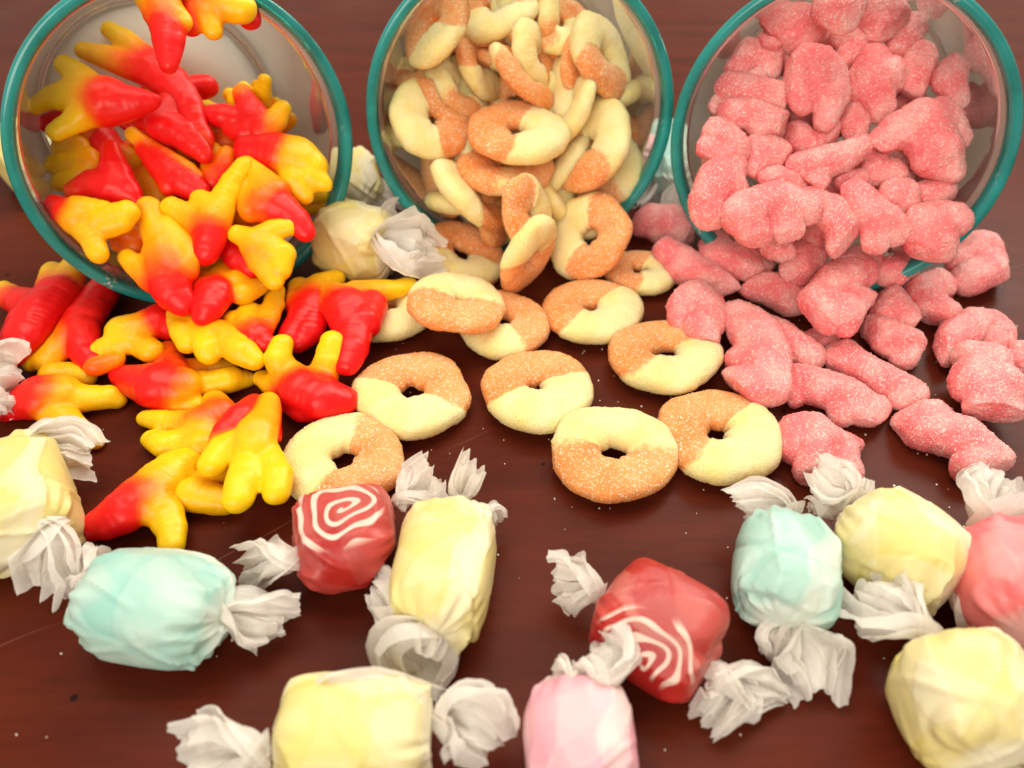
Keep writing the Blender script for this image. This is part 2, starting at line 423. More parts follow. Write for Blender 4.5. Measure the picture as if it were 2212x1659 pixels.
# ------------------------------------------------------------------ blob candies (feet and sugared chunks)
def joints(z, chains, where, lift, flat):
    """chains of (x, y, r[, c[, h]]) in picture units -> centres, radii (m), colour, arc position"""
    allp = np.array([zc(z, p[0], p[1]) for ch in chains for p in ch]); cx, cy = (allp.min(0) + allp.max(0)) / 2
    k = Z[z][0]; cen, rad, col, arc = [], [], [], []
    if where != 'T':
        P, n = PILE[where]; jar = JARS[where]
        ext = max(np.ptp(allp[:, 0]), np.ptp(allp[:, 1])) / 2
        P0 = on_plane(cx, cy, P, n); rr = ext * depth(P0) / F
        Q = shift_to(cx, cy, P, n, jar, min(rr * .95, .017), lift)
    if where != 'T':                                        # whole candy inside the glass
        for _ in range(30):
            ok = True
            for ch in chains:
                for p in ch:
                    q = on_plane(*zc(z, p[0], p[1]), Q, n); rr = p[2] * k * depth(q) / F
                    if not jar.inside(q, rr * .85): ok = False
            if ok: break
            Q = Q + unit(CAM - Q) * .001
    for ch in chains:
        pts = []
        for p in ch:
            x, y = zc(z, p[0], p[1]); c = p[3] if len(p) > 3 else 0; h = p[4] if len(p) > 4 else 0
            if where == 'T':
                r = p[2] * k * .2 / F
                for _ in range(4):
                    q = on_z(x, y, r * flat + lift + h * .01); r = p[2] * k * depth(q) / F
            else:
                q = on_plane(x, y, Q, n); q = q + unit(CAM - q) * h * .01; r = p[2] * k * depth(q) / F
                if q[2] < r * flat: q = on_z(x, y, r * flat)
            pts.append((q, r, c))
        s = 0.
        if len(pts) == 1: cen.append(pts[0][0]); rad.append(pts[0][1]); col.append(pts[0][2]); arc.append(0)
        for (q0, r0, c0), (q1, r1, c1) in zip(pts, pts[1:]):
            L = np.linalg.norm(q1 - q0); m = max(2, int(L / (.3 * min(r0, r1))) + 1)
            for i in range(m):
                t = i / (m - 1) if m > 1 else 0
                cen.append(q0 * (1 - t) + q1 * t); rad.append(r0 * (1 - t) + r1 * t); col.append(c0 * (1 - t) + c1 * t); arc.append(s + L * t)
            s += L
    nrm = np.array([0, 0, 1.]) if where == 'T' else PILE[where][1]
    return np.array(cen), np.array(rad), np.array(col, float), np.array(arc), nrm

def foot(z, where, lift, chains, label, ridges=1., group='red and yellow clawed gummies'):
    cen, rad, col, arc, nrm = joints(z, chains, where, lift * .01, .95)
    cen = cen; base = cen.mean(0).copy(); base[2] = max(0, (cen[:, 2] - rad).min())
    v, f, nr = fuse(cen, rad * 1.08 + .0004, .00055, 6, .80, nrm)
    d = np.linalg.norm(v[:, None] - cen[None], axis=2) / rad[None]
    w = np.exp(-(d - 1) * rad[None] / .0011) + 1e-9; c = (w * col).sum(1) / w.sum(1)
    near = d.argmin(1); s = (np.exp(-9 * d) * arc).sum(1) / (np.exp(-9 * d).sum(1) + 1e-9)
    sd = RNG.uniform(0, 50)
    side = unit(nrm + RNG.normal(0, .5, 3)); msk = np.clip((nr @ side) * 1.2 + .4, 0, 1) if ridges < 1.01 else 1
    rid = np.abs(np.sin(s * math.pi / .0021 + 1.0)) ** .6
    v = v + nr * ((rid - .6) * .00018 * ridges * msk)[:, None] + nr * (vnoise(v, 300, sd) * .00028)[:, None]
    o = mesh_obj('clawed_gummy', v - base, f, M['foot'], None, base); set_attr(o.data, 'mixc', c)
    return tag(o, label, 'gummy candy', group)

def chunk(z, where, lift, circles, label, flat=.86, group='pink sugared gummies'):
    chains = [[c] for c in circles]
    # join every circle to its nearest earlier one so that the body stays one piece
    ch = []
    for i, c in enumerate(circles):
        if i:
            j = min(range(i), key=lambda q: math.hypot(circles[q][0] - c[0], circles[q][1] - c[1])); ch.append([circles[j], c])
        elif len(circles) == 1: ch.append([c])
    cen, rad, col, arc, nrm = joints(z, ch, where, lift * .01, flat)
    base = cen.mean(0).copy(); base[2] = max(0, (cen[:, 2] - rad).min())
    v, f, nr = fuse(cen, rad * 1.135 + .0004, .00055, 5, flat, nrm)
    m0 = v.mean(0); sd = RNG.uniform(0, 50)
    for k in range(5):
        n = unit(RNG.normal(0, 1, 3) + nrm * .4); h = (v - m0) @ n; d = h.max() * RNG.uniform(.72, .88)
        v = v - n * (np.maximum(0, h - d) * .8)[:, None]
    if where == 'T' and lift < .1: v[:, 2] = np.maximum(v[:, 2], .0003)
    v = v + nr * (vnoise(v, 130, sd) * .0008 + vnoise(v, 420, sd + 3) * .0003 + np.abs(RNG.normal(0, .00017, len(v))))[:, None]
    o = mesh_obj('sugared_gummy', v - base, f, M['pink'], None, base)
    return tag(o, label, 'gummy candy', group)

# ------------------------------------------------------------------ peach rings
def ring(z, where, lift, x, y, a, b, phi, cream, label, bias=0., soft=0., hole=1., tube=1., up=1, group='peach ring gummies'):
    """x,y centre, a/b half axes of the outline, phi direction of the long axis, cream direction (degrees, y down)"""
    k = Z[z][0]; cx, cy = zc(z, x, y)
    tz = .215
    if where == 'T':
        r = a * k * .2 / F
        for _ in range(4):
            Q = on_z(cx, cy, r * tz + .0006 + lift * .01); r = a * k * depth(Q) / F
    else:
        P, n = PILE[where]; P0 = on_plane(cx, cy, P, n); r = a * k * depth(P0) / F
        Q = shift_to(cx, cy, P, n, JARS[where], r * .8, lift * .01); r = a * k * depth(Q) / F
    v = unit(CAM - Q); sx = unit(RT - v * (RT @ v)); sy = unit(np.cross(v, sx))      # sx right, sy up in the picture
    if sy @ UP < 0: sy = -sy
    a = a * (1.07 if where == 'M' else 1.); r = r * (1.07 if where == 'M' else 1.); ct = min(max((b / a - .22) / .78, .12), .985); st = math.sqrt(1 - ct * ct)
    ph = math.radians(phi); mn = -sx * math.sin(ph) * -1 + sy * math.cos(ph)          # picture direction across the long axis
    mn = unit(sx * math.sin(ph) + sy * math.cos(ph)) * up
    N = unit(v * ct + mn * st)
    if b == 0: N = np.array([0, 0, 1.]); N = unit(N + RNG.normal(0, .02, 3))
    cr = math.radians(cream); cd_ = sx * math.cos(cr) - sy * math.sin(cr); X = unit(cd_ - N * (cd_ @ N)); Y = np.cross(N, X)
    if where == 'T' and Q[2] < r * (abs(st) * .9): pass
    sd = RNG.uniform(0, 90); nu, nv = 190, 54
    U, V = np.meshgrid(np.arange(nu) * 2 * math.pi / nu, np.arange(nv) * 2 * math.pi / nv, indexing='ij')
    def pn(U, f, s): return np.array([noise.noise(Vector((math.cos(u) * f + s, math.sin(u) * f, s * 2))) for u in U])
    u1 = U[:, 0]; rn = 1 + .11 * pn(u1, 1.1, sd); tn = 1 + .20 * pn(u1, 1.3, sd + 9); hn = 1 + .16 * pn(u1, 1.6, sd + 4)
    t = .40 * tube * tn; R = (1 - .40 * tube) * rn * (1 if hole == 1 else 1) ; R = R - (1 - hole) * .12; t = t + (1 - hole) * .12
    cv, sv = np.cos(V), np.sin(V)
    X2 = np.sign(cv) * np.abs(cv) ** .92; Z2 = np.sign(sv) * np.abs(sv) ** .85
    rr = (R[:, None] + t[:, None] * X2) * r; zz = tz * hn[:, None] * Z2 * r * tube
    zz = zz + .08 * r * pn(u1, .8, sd + 20)[:, None]
    sq = RNG.uniform(-.05, .05); p = np.stack([rr * np.cos(U) * (1 + sq), rr * np.sin(U) * (1 - sq), zz], -1).reshape(-1, 3)
    lx = np.cos(U) + .10 * (np.sin(3 * U + sd)) ; z_ = np.sin(V)
    m = lx * (1.1 if soft == 0 else .9) - z_ * (.22 if soft == 0 else .05) + .12 * pn(u1, 2.5, sd + 31)[:, None]
    mc = .5 + np.clip((m + bias) * (1.2 if soft == 0 else .75), -.8, .8)
    bulge = np.clip((mc - .45) * 6, 0, 1)
    nrm = np.stack([np.cos(U) * cv, np.sin(U) * cv, sv], -1).reshape(-1, 3)
    p = p + nrm * (bulge.reshape(-1) * .00045 + RNG.normal(0, .00009, len(p)) + vnoise(p, 240, sd) * .00035)[:, None]
    wp = p[:, :1] * X + p[:, 1:2] * Y + p[:, 2:3] * N
    if where == 'T' and lift < .05 : Q = Q.copy(); Q[2] = -wp[:, 2].min() + .0002; Qn = on_z(cx, cy, Q[2]); Q = Qn
    fs = []
    for i in range(nu):
        i2 = (i + 1) % nu
        for j in range(nv): j2 = (j + 1) % nv; fs.append((i * nv + j, i2 * nv + j, i2 * nv + j2, i * nv + j2))
    o = mesh_obj('peach_ring', wp, fs, M['ring'], None, Q); set_attr(o.data, 'mixc', mc.reshape(-1))
    return tag(o, label, 'gummy ring', group)

# ------------------------------------------------------------------ wrapped taffies
def tri(x): x = np.mod(x, 1.); return np.abs(x * 2 - 1) * 2 - 1
def tail(root, z, pts, seed, flat=.45, pleats=4, twist=1.2, name='twist', fold=.3):
    """pts: (x, y, half width, height cm) from the neck outwards"""
    k = Z[z][0]; C, Wd = [], []
    for (x, y, w, h) in pts:
        X, Y = zc(z, x, y); q = on_z(X, Y, h * .01); C.append(q); Wd.append(w * 1.28 * k * depth(q) / F)
    C = np.array(C); Wd = np.array(Wd); seg = np.r_[0, np.cumsum(np.linalg.norm(np.diff(C, axis=0), axis=1))]; seg /= seg[-1]
    rg = np.random.default_rng(seed); nu, nv = 26, 44; base = np.array(root.location); V_, F_ = [], []
    us = np.linspace(0, 1, nu); v = np.linspace(-1, 1, nv); Wm = Wd.max(); L = seg_len = np.linalg.norm(np.diff(C, axis=0), axis=1).sum()
    def cat(u): return np.stack([np.interp(u, seg, C[:, i]) for i in range(3)], -1)
    sheets = 1 if name == 'paper_edge' else 3
    for sh in range(sheets):
        k_ = pleats * rg.uniform(.55, .95); ph = rg.uniform(0, 1, 5); sl = rg.uniform(-.28, .28); rot0 = (sh - 1) * rg.uniform(.25, .55) if sheets > 1 else 0
        cu = rg.uniform(.25, .8) * rg.choice([-1, 1, -1]); wv = rg.uniform(.78, 1.12); lf = rg.uniform(.82, 1.06) if sh else 1.04
        edge = lf * (1 + sl * v + .07 * tri(v * k_ * .42 + ph[0]) + .012 * tri(v * 5 + ph[1]))
        off = len(V_) * nu * nv
        P_ = []
        for i, u in enumerate(us):
            uu = u * (1 + (edge - 1) * u); c = cat(np.clip(uu, 0, 1))
            a0, a1 = cat(np.array([max(0, u - .12)]))[0], cat(np.array([min(1, u + .12)]))[0]; tg = unit(a1 - a0)
            te = unit(C[-1] - C[-2]); c = c + te * (np.maximum(0, uu - 1) * L)[:, None]
            w = max(np.interp(u, seg, Wd), .0006) * wv; nr = unit(np.array([0, -.5, .87])); sd_ = unit(np.cross(tg, nr)); nr = unit(np.cross(sd_, tg))
            th = rot0 * (1 - .3 * u) + twist * .5 * math.exp(-4 * u) + v * (1 - u) ** 2 * 2.4          # the sheet is wound up at the neck
            g = math.exp(-u * 6)
            lat = w * v * (1 + .06 * tri(v * k_ * .42 + ph[4]))
            hgt = w * ((.26 + .10 * g) * tri(v * k_ * .42 + ph[2] + .15 * u) + (.03 + .10 * g) * tri(v * k_ * 1.3 + ph[3] - .2 * u)) + w * cu * .55 * v * v * (.4 + .6 * u) * (1 - g)
            ct_, st_ = np.cos(th), np.sin(th)
            P_.append(c + sd_ * (lat * ct_ - hgt * st_)[:, None] + nr * (lat * st_ * .75 + hgt * ct_)[:, None])
        P_ = np.array(P_).reshape(-1, 3)
        n1 = np.array([noise.noise_vector(q * 110 + Vector((seed + sh * 9,) * 3))[:] for q in map(Vector, P_)])
        n2 = np.array([abs(noise.noise(q * 240 + Vector((seed,) * 3))) for q in map(Vector, P_)])[:, None]
        P_ = P_ + (n1 * .17 + n2 * .10) * np.repeat(np.clip(us * 1.6, .1, 1), nv)[:, None] * Wm
        V_.append(P_)
        for i in range(nu - 1):
            for jj in range(nv - 1): q = off + i * nv + jj; F_.append((q, q + 1, q + nv + 1, q + nv))
    flatv = np.concatenate(V_); flatv[:, 2] = np.maximum(flatv[:, 2], .0004); fs = F_
    o = mesh_obj(name, flatv - base, fs, M['paper'], root)
    try: o.data.set_sharp_from_angle(angle=math.radians(20))
    except Exception: pass
    return o

def taffy(z, A, B, hw, color, tails, label, seed, hz=.8, m=2.7, e=4.2, nplanes=5, folds=((.9, .8),), cap=None, lift=0., h=None, flaps=(), pleat=.06, rest=True):
    k = Z[z][0]; ax, ay = zc(z, *A); bx, by = zc(z, *B); r = hw * k * .2 / F
    for _ in range(4):
        zz = r * hz + .0004 + lift * .01
        A3, B3 = on_z(ax, ay, zz + (h[0] if h else 0) * .01), on_z(bx, by, zz + (h[1] if h else 0) * .01); r = hw * k * depth((A3 + B3) / 2) / F
    c0 = (A3 + B3) / 2; X = unit(B3 - A3); Y = unit(np.cross([0, 0, 1.], X)); Zv = np.cross(X, Y); L = np.linalg.norm(B3 - A3) / 2
    rg = np.random.default_rng(seed)
    nt, nph = 96, 132
    T = np.sin(np.linspace(-1, 1, nt) * math.pi / 2) ; T = np.sign(T) * np.abs(T) ** .9
    Ph = np.arange(nph) * 2 * math.pi / nph
    p = (1 - np.abs(T) ** e) ** (1 / 2.1); p = .15 + .85 * p
    cph, sph = np.cos(Ph), np.sin(Ph)
    cy_ = np.sign(cph) * np.abs(cph) ** (2 / m); cz_ = np.sign(sph) * np.abs(sph) ** (2 / m)
    xx = np.repeat((L * T)[:, None], nph, 1); yy = r * p[:, None] * cy_[None]; zz_ = r * hz * p[:, None] * cz_[None]
    # pleats that gather towards the twists
    endw = np.clip((np.abs(T) - .45) / .55, 0, 1) ** 1.3
    g = np.sign(T)[:, None]
    rip = tri(Ph[None] / (2 * math.pi) * 7 + .25 * T[:, None] + .3 * g + rg.uniform()) * .6 + tri(Ph[None] / (2 * math.pi) * 15 - .3 * T[:, None] + rg.uniform()) * .4
    fac = 1 + (.05 + pleat) * 1.8 * endw[:, None] * rip
    yy, zz_ = yy * fac, zz_ * fac
    fold = np.zeros((nt, nph))
    for (a0, wd) in folds:                                # overlap of the wrapper, lies a little proud
        d = np.angle(np.exp(1j * (Ph[None] - a0 - .30 * T[:, None] - .12 * np.sin(5 * T[:, None] + a0)))) / wd
        s_ = np.clip((.5 - np.abs(d)) * 22, 0, 1); fold = np.maximum(fold, s_ * np.clip(1 - np.abs(d), 0, 1))
        yy = yy * (1 + .025 * s_); zz_ = zz_ * (1 + .025 * s_)
    fold = np.maximum(fold, np.clip((np.abs(T) - .90) / .08, 0, 1)[:, None] * np.ones((1, nph)))
    P = np.stack([xx, yy, zz_], -1).reshape(-1, 3)
    for i in range(nplanes):
        n = unit(rg.normal(0, 1, 3) * (1.0, 1, 1)); hgt = P @ n; d = hgt.max() * rg.uniform(.86, .95)
        P = P - n * (np.maximum(0, hgt - d) * .93)[:, None]
    wr = np.array([abs(noise.noise(Vector(q) * 60 + Vector((seed, 0, 0)))) for q in P]); wr2 = vnoise(P, 200, seed)
    cr_ = np.zeros(len(P))
    for i in range(9):                                     # long straight creases of the stretched paper
        n = unit(rg.normal(0, 1, 3)); q0 = P[rg.integers(len(P))]; dd = (P - q0) @ n; along = np.linalg.norm(P - q0, axis=1)
        cr_ += rg.choice([-1, 1, 1]) * np.clip(1 - np.abs(dd) / (r * .09), 0, 1) * np.clip(1 - along / (r * rg.uniform(.7, 1.5)), 0, 1) ** .5
        cr_ += .5 * np.clip(dd / (r * .5), -.5, .5) * np.clip(1 - along / (r * 1.2), 0, 1)
    P = P * (1 + (wr * .034 + wr2 * .006 + cr_ * .058))[:, None]
    lay = np.zeros(len(P))                                  # doubled paper: patches with straight edges
    for i in range(9):
        q0 = P[rg.integers(len(P))]; n1, n2 = unit(rg.normal(0, 1, 3)), unit(rg.normal(0, 1, 3)); D = P - q0
        s_ = np.clip(np.minimum(D @ n1, D @ n2) / (r * .03), 0, 1) * (np.linalg.norm(D, axis=1) < r * 1.5)
        lay += s_ * rg.uniform(.12, .34); P = P * (1 + .012 * s_)[:, None]
    fold = np.clip(fold + lay.reshape(fold.shape), 0, 1.2)
    Wp = P[:, :1] * X + P[:, 1:2] * Y + P[:, 2:3] * Zv
    uvc = None
    if cap:
        (ccx, ccy), nrm_c, rpx = cap; nc = unit(nrm_c); hgt = Wp @ nc; d = hgt.max() * .84
        Wp = Wp - nc * (np.maximum(0, hgt - d) * .96)[:, None]
        X_, Y_ = zc(z, ccx, ccy); q = on_plane(X_, Y_, c0 + nc * d, nc) - c0
        e1 = unit(np.cross([0, 1., .1], nc)); e2 = np.cross(nc, e1); rm = rpx * k * depth(c0) / F
        uvc = np.stack([(Wp - q) @ e1, (Wp - q) @ e2], -1) / rm
        capm = np.clip((Wp @ nc - d * .80) / (d * .12), 0, 1)
    base = c0.copy(); base[2] = lift * .01
    Wp = Wp + c0
    if rest: Wp[:, 2] = np.where(Wp[:, 2] < .0006 + lift * .01, .0006 + lift * .01, Wp[:, 2])
    root = empty('wrapped_taffy', base); tag(root, label, 'taffy', 'paper wrapped taffies')
    fs = []
    for i in range(nt - 1):
        for j in range(nph): j2 = (j + 1) % nph; fs.append((i * nph + j, i * nph + j2, (i + 1) * nph + j2, (i + 1) * nph + j))
    fs.append(tuple(range(nph - 1, -1, -1))); fs.append(tuple((nt - 1) * nph + j for j in range(nph)))
    o = mesh_obj('wrapped_body', Wp - base, fs, M[color], root)
    set_attr(o.data, 'fold', fold.reshape(-1)); set_attr(o.data, 'cap', capm if cap else np.zeros(len(Wp)))
    try: o.data.set_sharp_from_angle(angle=math.radians(38))
    except Exception: pass
    if cap:
        uv = o.data.uv_layers.new(name='swirl'); vi = np.empty(len(o.data.loops), int); o.data.loops.foreach_get('vertex_index', vi)
        uv.data.foreach_set('uv', uvc[vi].astype(np.float32).reshape(-1))
    for i, t in enumerate(tails):
        kw = t[1] if isinstance(t, tuple) and len(t) == 2 and isinstance(t[1], dict) else {}
        pts = t[0] if kw else t
        tail(root, z, pts, seed * 7 + i, **kw)
    for i, fl in enumerate(flaps): tail(root, z, fl, seed * 11 + i + 3, flat=.12, pleats=3, twist=0, name='paper_edge')
    return root

# ================================================================== RED AND YELLOW GUMMIES
Rd, Or, Ye = 0., .5, 1.
# --- in the left jar (deep ones first)
foot('A', 'L', 0, [[(960, 370, 45, 0), (960, 250, 75, 0), (950, 120, 95, .25), (890, -20, 110, .7)], [(950, 60, 80, .6), (1040, 125, 46, .95)], [(860, 20, 60, .8), (820, -60, 50, 1)]],
     'clawed gummy at the far top of the left jar, red tip hanging straight down', .3)
foot('A', 'L', .3, [[(1120, 40, 80, .5), (1180, 90, 75, .6), (1215, 180, 42, .85)], [(1120, 40, 80, .5), (1250, 20, 90, .6), (1370, 50, 78, 1)], [(1110, 0, 80, .3), (1090, 150, 50, .1)]],
     'clawed gummy under the jar rim at top, fat yellow claw pointing right', .3)
foot('A', 'L', -.6, [[(1400, 70, 60, 0), (1420, 110, 55, 0)]], 'small red gummy end peeking below the topmost yellow claw', .2)
foot('A', 'L', -.7, [[(270, 700, 45, 0), (360, 650, 42, 0), (450, 640, 50, 0)]], 'red gummy end peeking between the yellow claws at left of the jar', 1)
foot('A', 'L', .2, [[(620, 168, 40, 1), (700, 220, 52, .95), (790, 300, 62, .6), (860, 380, 90, .15)], [(475, 288, 42, .95), (590, 320, 58, .75), (700, 360, 68, .5), (860, 400, 90, .1)], [(790, 392, 48, .75), (880, 420, 70, .2)],
     [(860, 390, 95, .1), (970, 470, 95, 0), (1060, 590, 78, 0), (1110, 720, 62, .1), (1150, 800, 60, .35)]], 'longest clawed gummy in the left jar, two orange claws pointing up left', .4)
foot('A', 'L', .5, [[(362, 362, 44, 1), (440, 425, 66, 1), (500, 520, 100, .85)], [(205, 605, 40, 1), (300, 550, 60, 1), (420, 540, 90, .95)], [(322, 745, 50, 1), (410, 700, 60, 1), (500, 620, 95, .8)],
     [(500, 540, 110, .8), (590, 580, 135, .25), (690, 590, 100, 0), (790, 580, 70, 0), (865, 575, 42, 0)]], 'clawed gummy with three bright yellow claws spread against left jar wall', .3)
foot('A', 'L', -.4, [[(560, 770, 80, 0), (640, 860, 70, 0), (690, 940, 60, .4)], [(690, 880, 60, .6), (740, 920, 58, .9)]], 'red gummy lying behind the red star shaped one, blunt yellow claw beside it', .5)
foot('A', 'L', 0, [[(345, 840, 45, .9), (440, 830, 60, .8)], [(315, 932, 50, 1), (420, 915, 56, .9), (500, 900, 60, .6)], [(345, 1035, 46, 1), (440, 1000, 56, .9), (510, 930, 60, .6)]], 'stack of small yellow claws touching the left jar wall low down', 1)
foot('A', 'L', .6, [[(975, 528, 48, .3), (960, 620, 70, 0), (930, 700, 95, 0)], [(805, 690, 42, 0), (900, 680, 75, 0)], [(930, 700, 95, 0), (1040, 760, 80, 0), (1120, 830, 62, .05), (1160, 880, 45, .2)]],
     'red star shaped gummy in middle of the left jar, orange tip up', .2)
foot('A', 'L', .2, [[(1190, 650, 48, 0), (1270, 660, 62, 0), (1340, 680, 60, 0)], [(1375, 530, 46, .7), (1410, 600, 62, .1), (1440, 680, 85, 0), (1405, 785, 48, 0)], [(1605, 615, 42, .95), (1560, 690, 62, .7), (1490, 740, 80, .3)], [(1310, 730, 42, .2), (1400, 760, 60, 0)]],
     'red clawed gummy at upper right of the left jar pile with yellow claw', .2)
foot('A', 'L', .1, [[(1420, 850, 85, 0), (1560, 870, 110, .1), (1680, 900, 115, .85), (1770, 950, 85, 1), (1815, 975, 38, 1)], [(1760, 1000, 80, 1), (1850, 1050, 34, 1)], [(1680, 1020, 90, .9), (1735, 1110, 44, .85)]],
     'clawed gummy against right wall of the left jar, wide yellow palm', .5)
foot('A', 'L', .9, [[(628, 845, 46, .35), (640, 930, 66, .05), (660, 1030, 95, 0)], [(410, 1085, 42, .4), (520, 1040, 70, .2), (640, 1060, 95, 0)], [(660, 1050, 100, 0), (740, 1110, 62, 0), (775, 1150, 34, 0)]],
     'red gummy with three blunt orange tips above two round yellow claws', .2)
foot('A', 'L', -.7, [[(760, 1000, 70, .6), (850, 1040, 75, .6), (900, 1120, 60, .7)]], 'orange gummy half hidden left of the long red ridge', .5)
foot('A', 'L', .5, [[(755, 762, 36, .8), (850, 840, 40, .7), (960, 900, 42, .7), (1060, 960, 40, .8), (1120, 1000, 30, .8)], [(820, 840, 46, .05), (930, 950, 78, 0), (1040, 1030, 80, 0), (1130, 1090, 56, 0)], [(870, 880, 50, .3), (960, 1060, 50, .4)]],
     'long red ridge shaped gummy with an orange edge in middle of jar', .3)
foot('A', 'L', 0, [[(1212, 845, 34, .8), (1195, 930, 46, .6), (1200, 1000, 60, .5)], [(1290, 875, 42, .65), (1260, 950, 60, .3), (1210, 1030, 60, .2)]], 'small orange gummy with two short prongs right of the red ridge', .3)
foot('A', 'L', -.8, [[(1040, 820, 70, .5), (1180, 840, 80, .5), (1280, 800, 70, .4)]], 'orange gummy buried behind the red star shaped one', .3)
foot('A', 'L', .9, [[(1385, 940, 42, 1), (1320, 1030, 55, 1), (1270, 1130, 66, 1), (1230, 1220, 85, .8)], [(1140, 1135, 52, 1), (1210, 1200, 80, .9)], [(975, 1180, 54, 1), (1060, 1220, 60, .8), (1180, 1290, 90, .4)], [(1210, 1250, 95, .6), (1190, 1350, 85, 0), (1170, 1440, 62, 0)]],
     'clawed gummy with one tall ridged yellow claw, red leg downward', .9)
foot('A', 'L', .6, [[(1400, 935, 44, 1), (1480, 1020, 66, .8), (1540, 1110, 100, .55)], [(1390, 1000, 40, .9), (1400, 1100, 60, .7), (1440, 1180, 80, .5)], [(1500, 1150, 110, .5), (1610, 1190, 80, .05), (1690, 1260, 66, 0), (1735, 1320, 50, 0)]],
     'orange webbed gummy with a round red toe touching right jar wall', .2)
foot('A', 'L', .5, [[(305, 1160, 46, 0), (370, 1200, 70, .1), (440, 1240, 90, .7)], [(440, 1200, 80, .8), (590, 1200, 52, 1)], [(560, 1260, 70, .8), (715, 1210, 66, 1)], [(440, 1240, 80, .7), (510, 1340, 60, .8), (560, 1440, 52, .9)], [(600, 1290, 60, .8), (690, 1260, 60, .9)]],
     'clawed gummy at lower left of jar with two round yellow claws', .8)
foot('A', 'L', .1, [[(690, 1370, 60, .5), (760, 1400, 60, .5)], [(700, 1300, 60, .5), (800, 1330, 60, .5)]], 'dark orange gummy at the bottom gap of the left jar', .3)
foot('A', 'L', .9, [[(845, 1190, 66, .8), (870, 1280, 70, .8), (930, 1390, 90, .65)], [(950, 1290, 60, 1), (1030, 1380, 62, .9), (1090, 1460, 50, .8), (1040, 1530, 80, .5)], [(722, 1465, 44, .95), (800, 1530, 60, .7), (880, 1580, 80, .4)], [(930, 1450, 110, .6), (960, 1560, 120, .35), (980, 1660, 95, .02), (1040, 1720, 70, 0)]],
     'orange clawed gummy draped over the bottom rim of the left jar', .3)
foot('A', 'L', .7, [[(1345, 1330, 44, 1), (1440, 1370, 66, .9)], [(1645, 1285, 48, 1), (1550, 1310, 56, .9), (1450, 1370, 70, .7)], [(1450, 1380, 75, .7), (1530, 1420, 80, .8), (1600, 1450, 72, 1), (1590, 1530, 60, 1)], [(1430, 1400, 60, .4), (1470, 1480, 60, .6), (1560, 1600, 46, .9)]],
     'clawed gummy with four yellow claws at lower right inside jar rim', .3)
foot('A', 'L', -.2, [[(1290, 1380, 80, 0), (1340, 1450, 70, 0), (1420, 1520, 60, .2)]], 'red gummy underneath, seen between the clawed gummies at jar mouth', .3)
# --- spilled on the table
foot('D', 'T', 1.5, [[(1060, 180, 50, 1), (1030, 250, 60, 1), (1080, 320, 75, .3)], [(1180, 180, 52, 1), (1160, 250, 62, 1), (1120, 320, 80, .2)], [(1300, 235, 50, 1), (1220, 290, 66, .9)], [(1360, 300, 40, 1), (1270, 340, 60, .8)], [(1120, 340, 92, .1), (1090, 410, 78, 0), (1065, 460, 52, 0)]],
     'clawed gummy with red belly and yellow crown below the left jar rim', .4)
foot('D', 'T', 1.0, [[(1440, 330, 42, 1), (1430, 400, 48, .9), (1380, 500, 56, .6), (1340, 560, 66, .2)], [(1300, 440, 56, 1), (1300, 500, 70, .8), (1330, 560, 70, .2)], [(1220, 480, 50, .8), (1300, 560, 66, .3), (1390, 600, 46, 0)]],
     'gummy with slim upright ridged yellow claw and a round one beside it', 1)
foot('D', 'T', .55, [[(395, 175, 52, 1), (370, 240, 66, .95), (330, 330, 84, .4)], [(270, 220, 46, 1), (280, 320, 80, .4)], [(20, 315, 38, 1), (60, 360, 60, .4), (160, 400, 90, .1)], [(300, 340, 100, .1), (200, 440, 108, 0), (130, 560, 95, 0), (70, 670, 52, 0)], [(160, 480, 100, 0), (60, 600, 60, 0)]],
     'broad red gummy at left edge of the photo, yellow claws up', .9)
foot('D', 'T', .2, [[(592, 245, 60, 0), (530, 340, 82, 0), (440, 470, 92, .1), (360, 580, 80, .5), (240, 690, 60, .9)], [(420, 540, 90, .1), (440, 640, 70, 0), (500, 720, 50, 0)], [(300, 600, 60, .8), (170, 700, 45, 1)]],
     'gummy with long smooth red leg leaning on the left jar', .2)
foot('D', 'T', .4, [[(650, 540, 88, 1), (740, 520, 82, .7), (830, 480, 88, 0), (880, 520, 60, 0)], [(510, 640, 46, 1), (590, 610, 62, 1), (680, 590, 70, .9)], [(720, 600, 60, .8), (790, 640, 60, .8)], [(500, 720, 50, .4), (600, 690, 46, .6)]],
     'gummy with blocky ridged yellow claws and dark red end', 1)
foot('D', 'T', .9, [[(925, 480, 45, 1), (960, 540, 60, .9), (985, 600, 52, 1)], [(930, 450, 50, .8), (1050, 510, 66, .6), (1160, 560, 76, .6), (1260, 640, 75, .9), (1330, 690, 50, 1)], [(1060, 530, 66, .8), (1090, 620, 70, 1), (1095, 660, 52, 1)], [(1110, 580, 60, 1), (1160, 610, 46, 1)]],
     'yellow orange gummy with claws hanging over the red gummy below it', .4)
foot('D', 'T', .05, [[(625, 765, 48, 0), (720, 800, 85, 0), (830, 820, 125, .1), (930, 830, 110, .5)], [(885, 630, 44, .5), (890, 700, 66, .4), (880, 780, 100, .3)], [(960, 820, 70, .6), (1060, 810, 66, .85), (1200, 790, 68, 1), (1300, 790, 34, 1)], [(860, 880, 80, .1), (940, 900, 66, .8), (1010, 920, 50, 1)], [(960, 740, 56, .5), (1080, 720, 44, .7), (1200, 715, 34, .9)]],
     'gummy with pointed red tail at left and ridged yellow claw pointing right', .9)
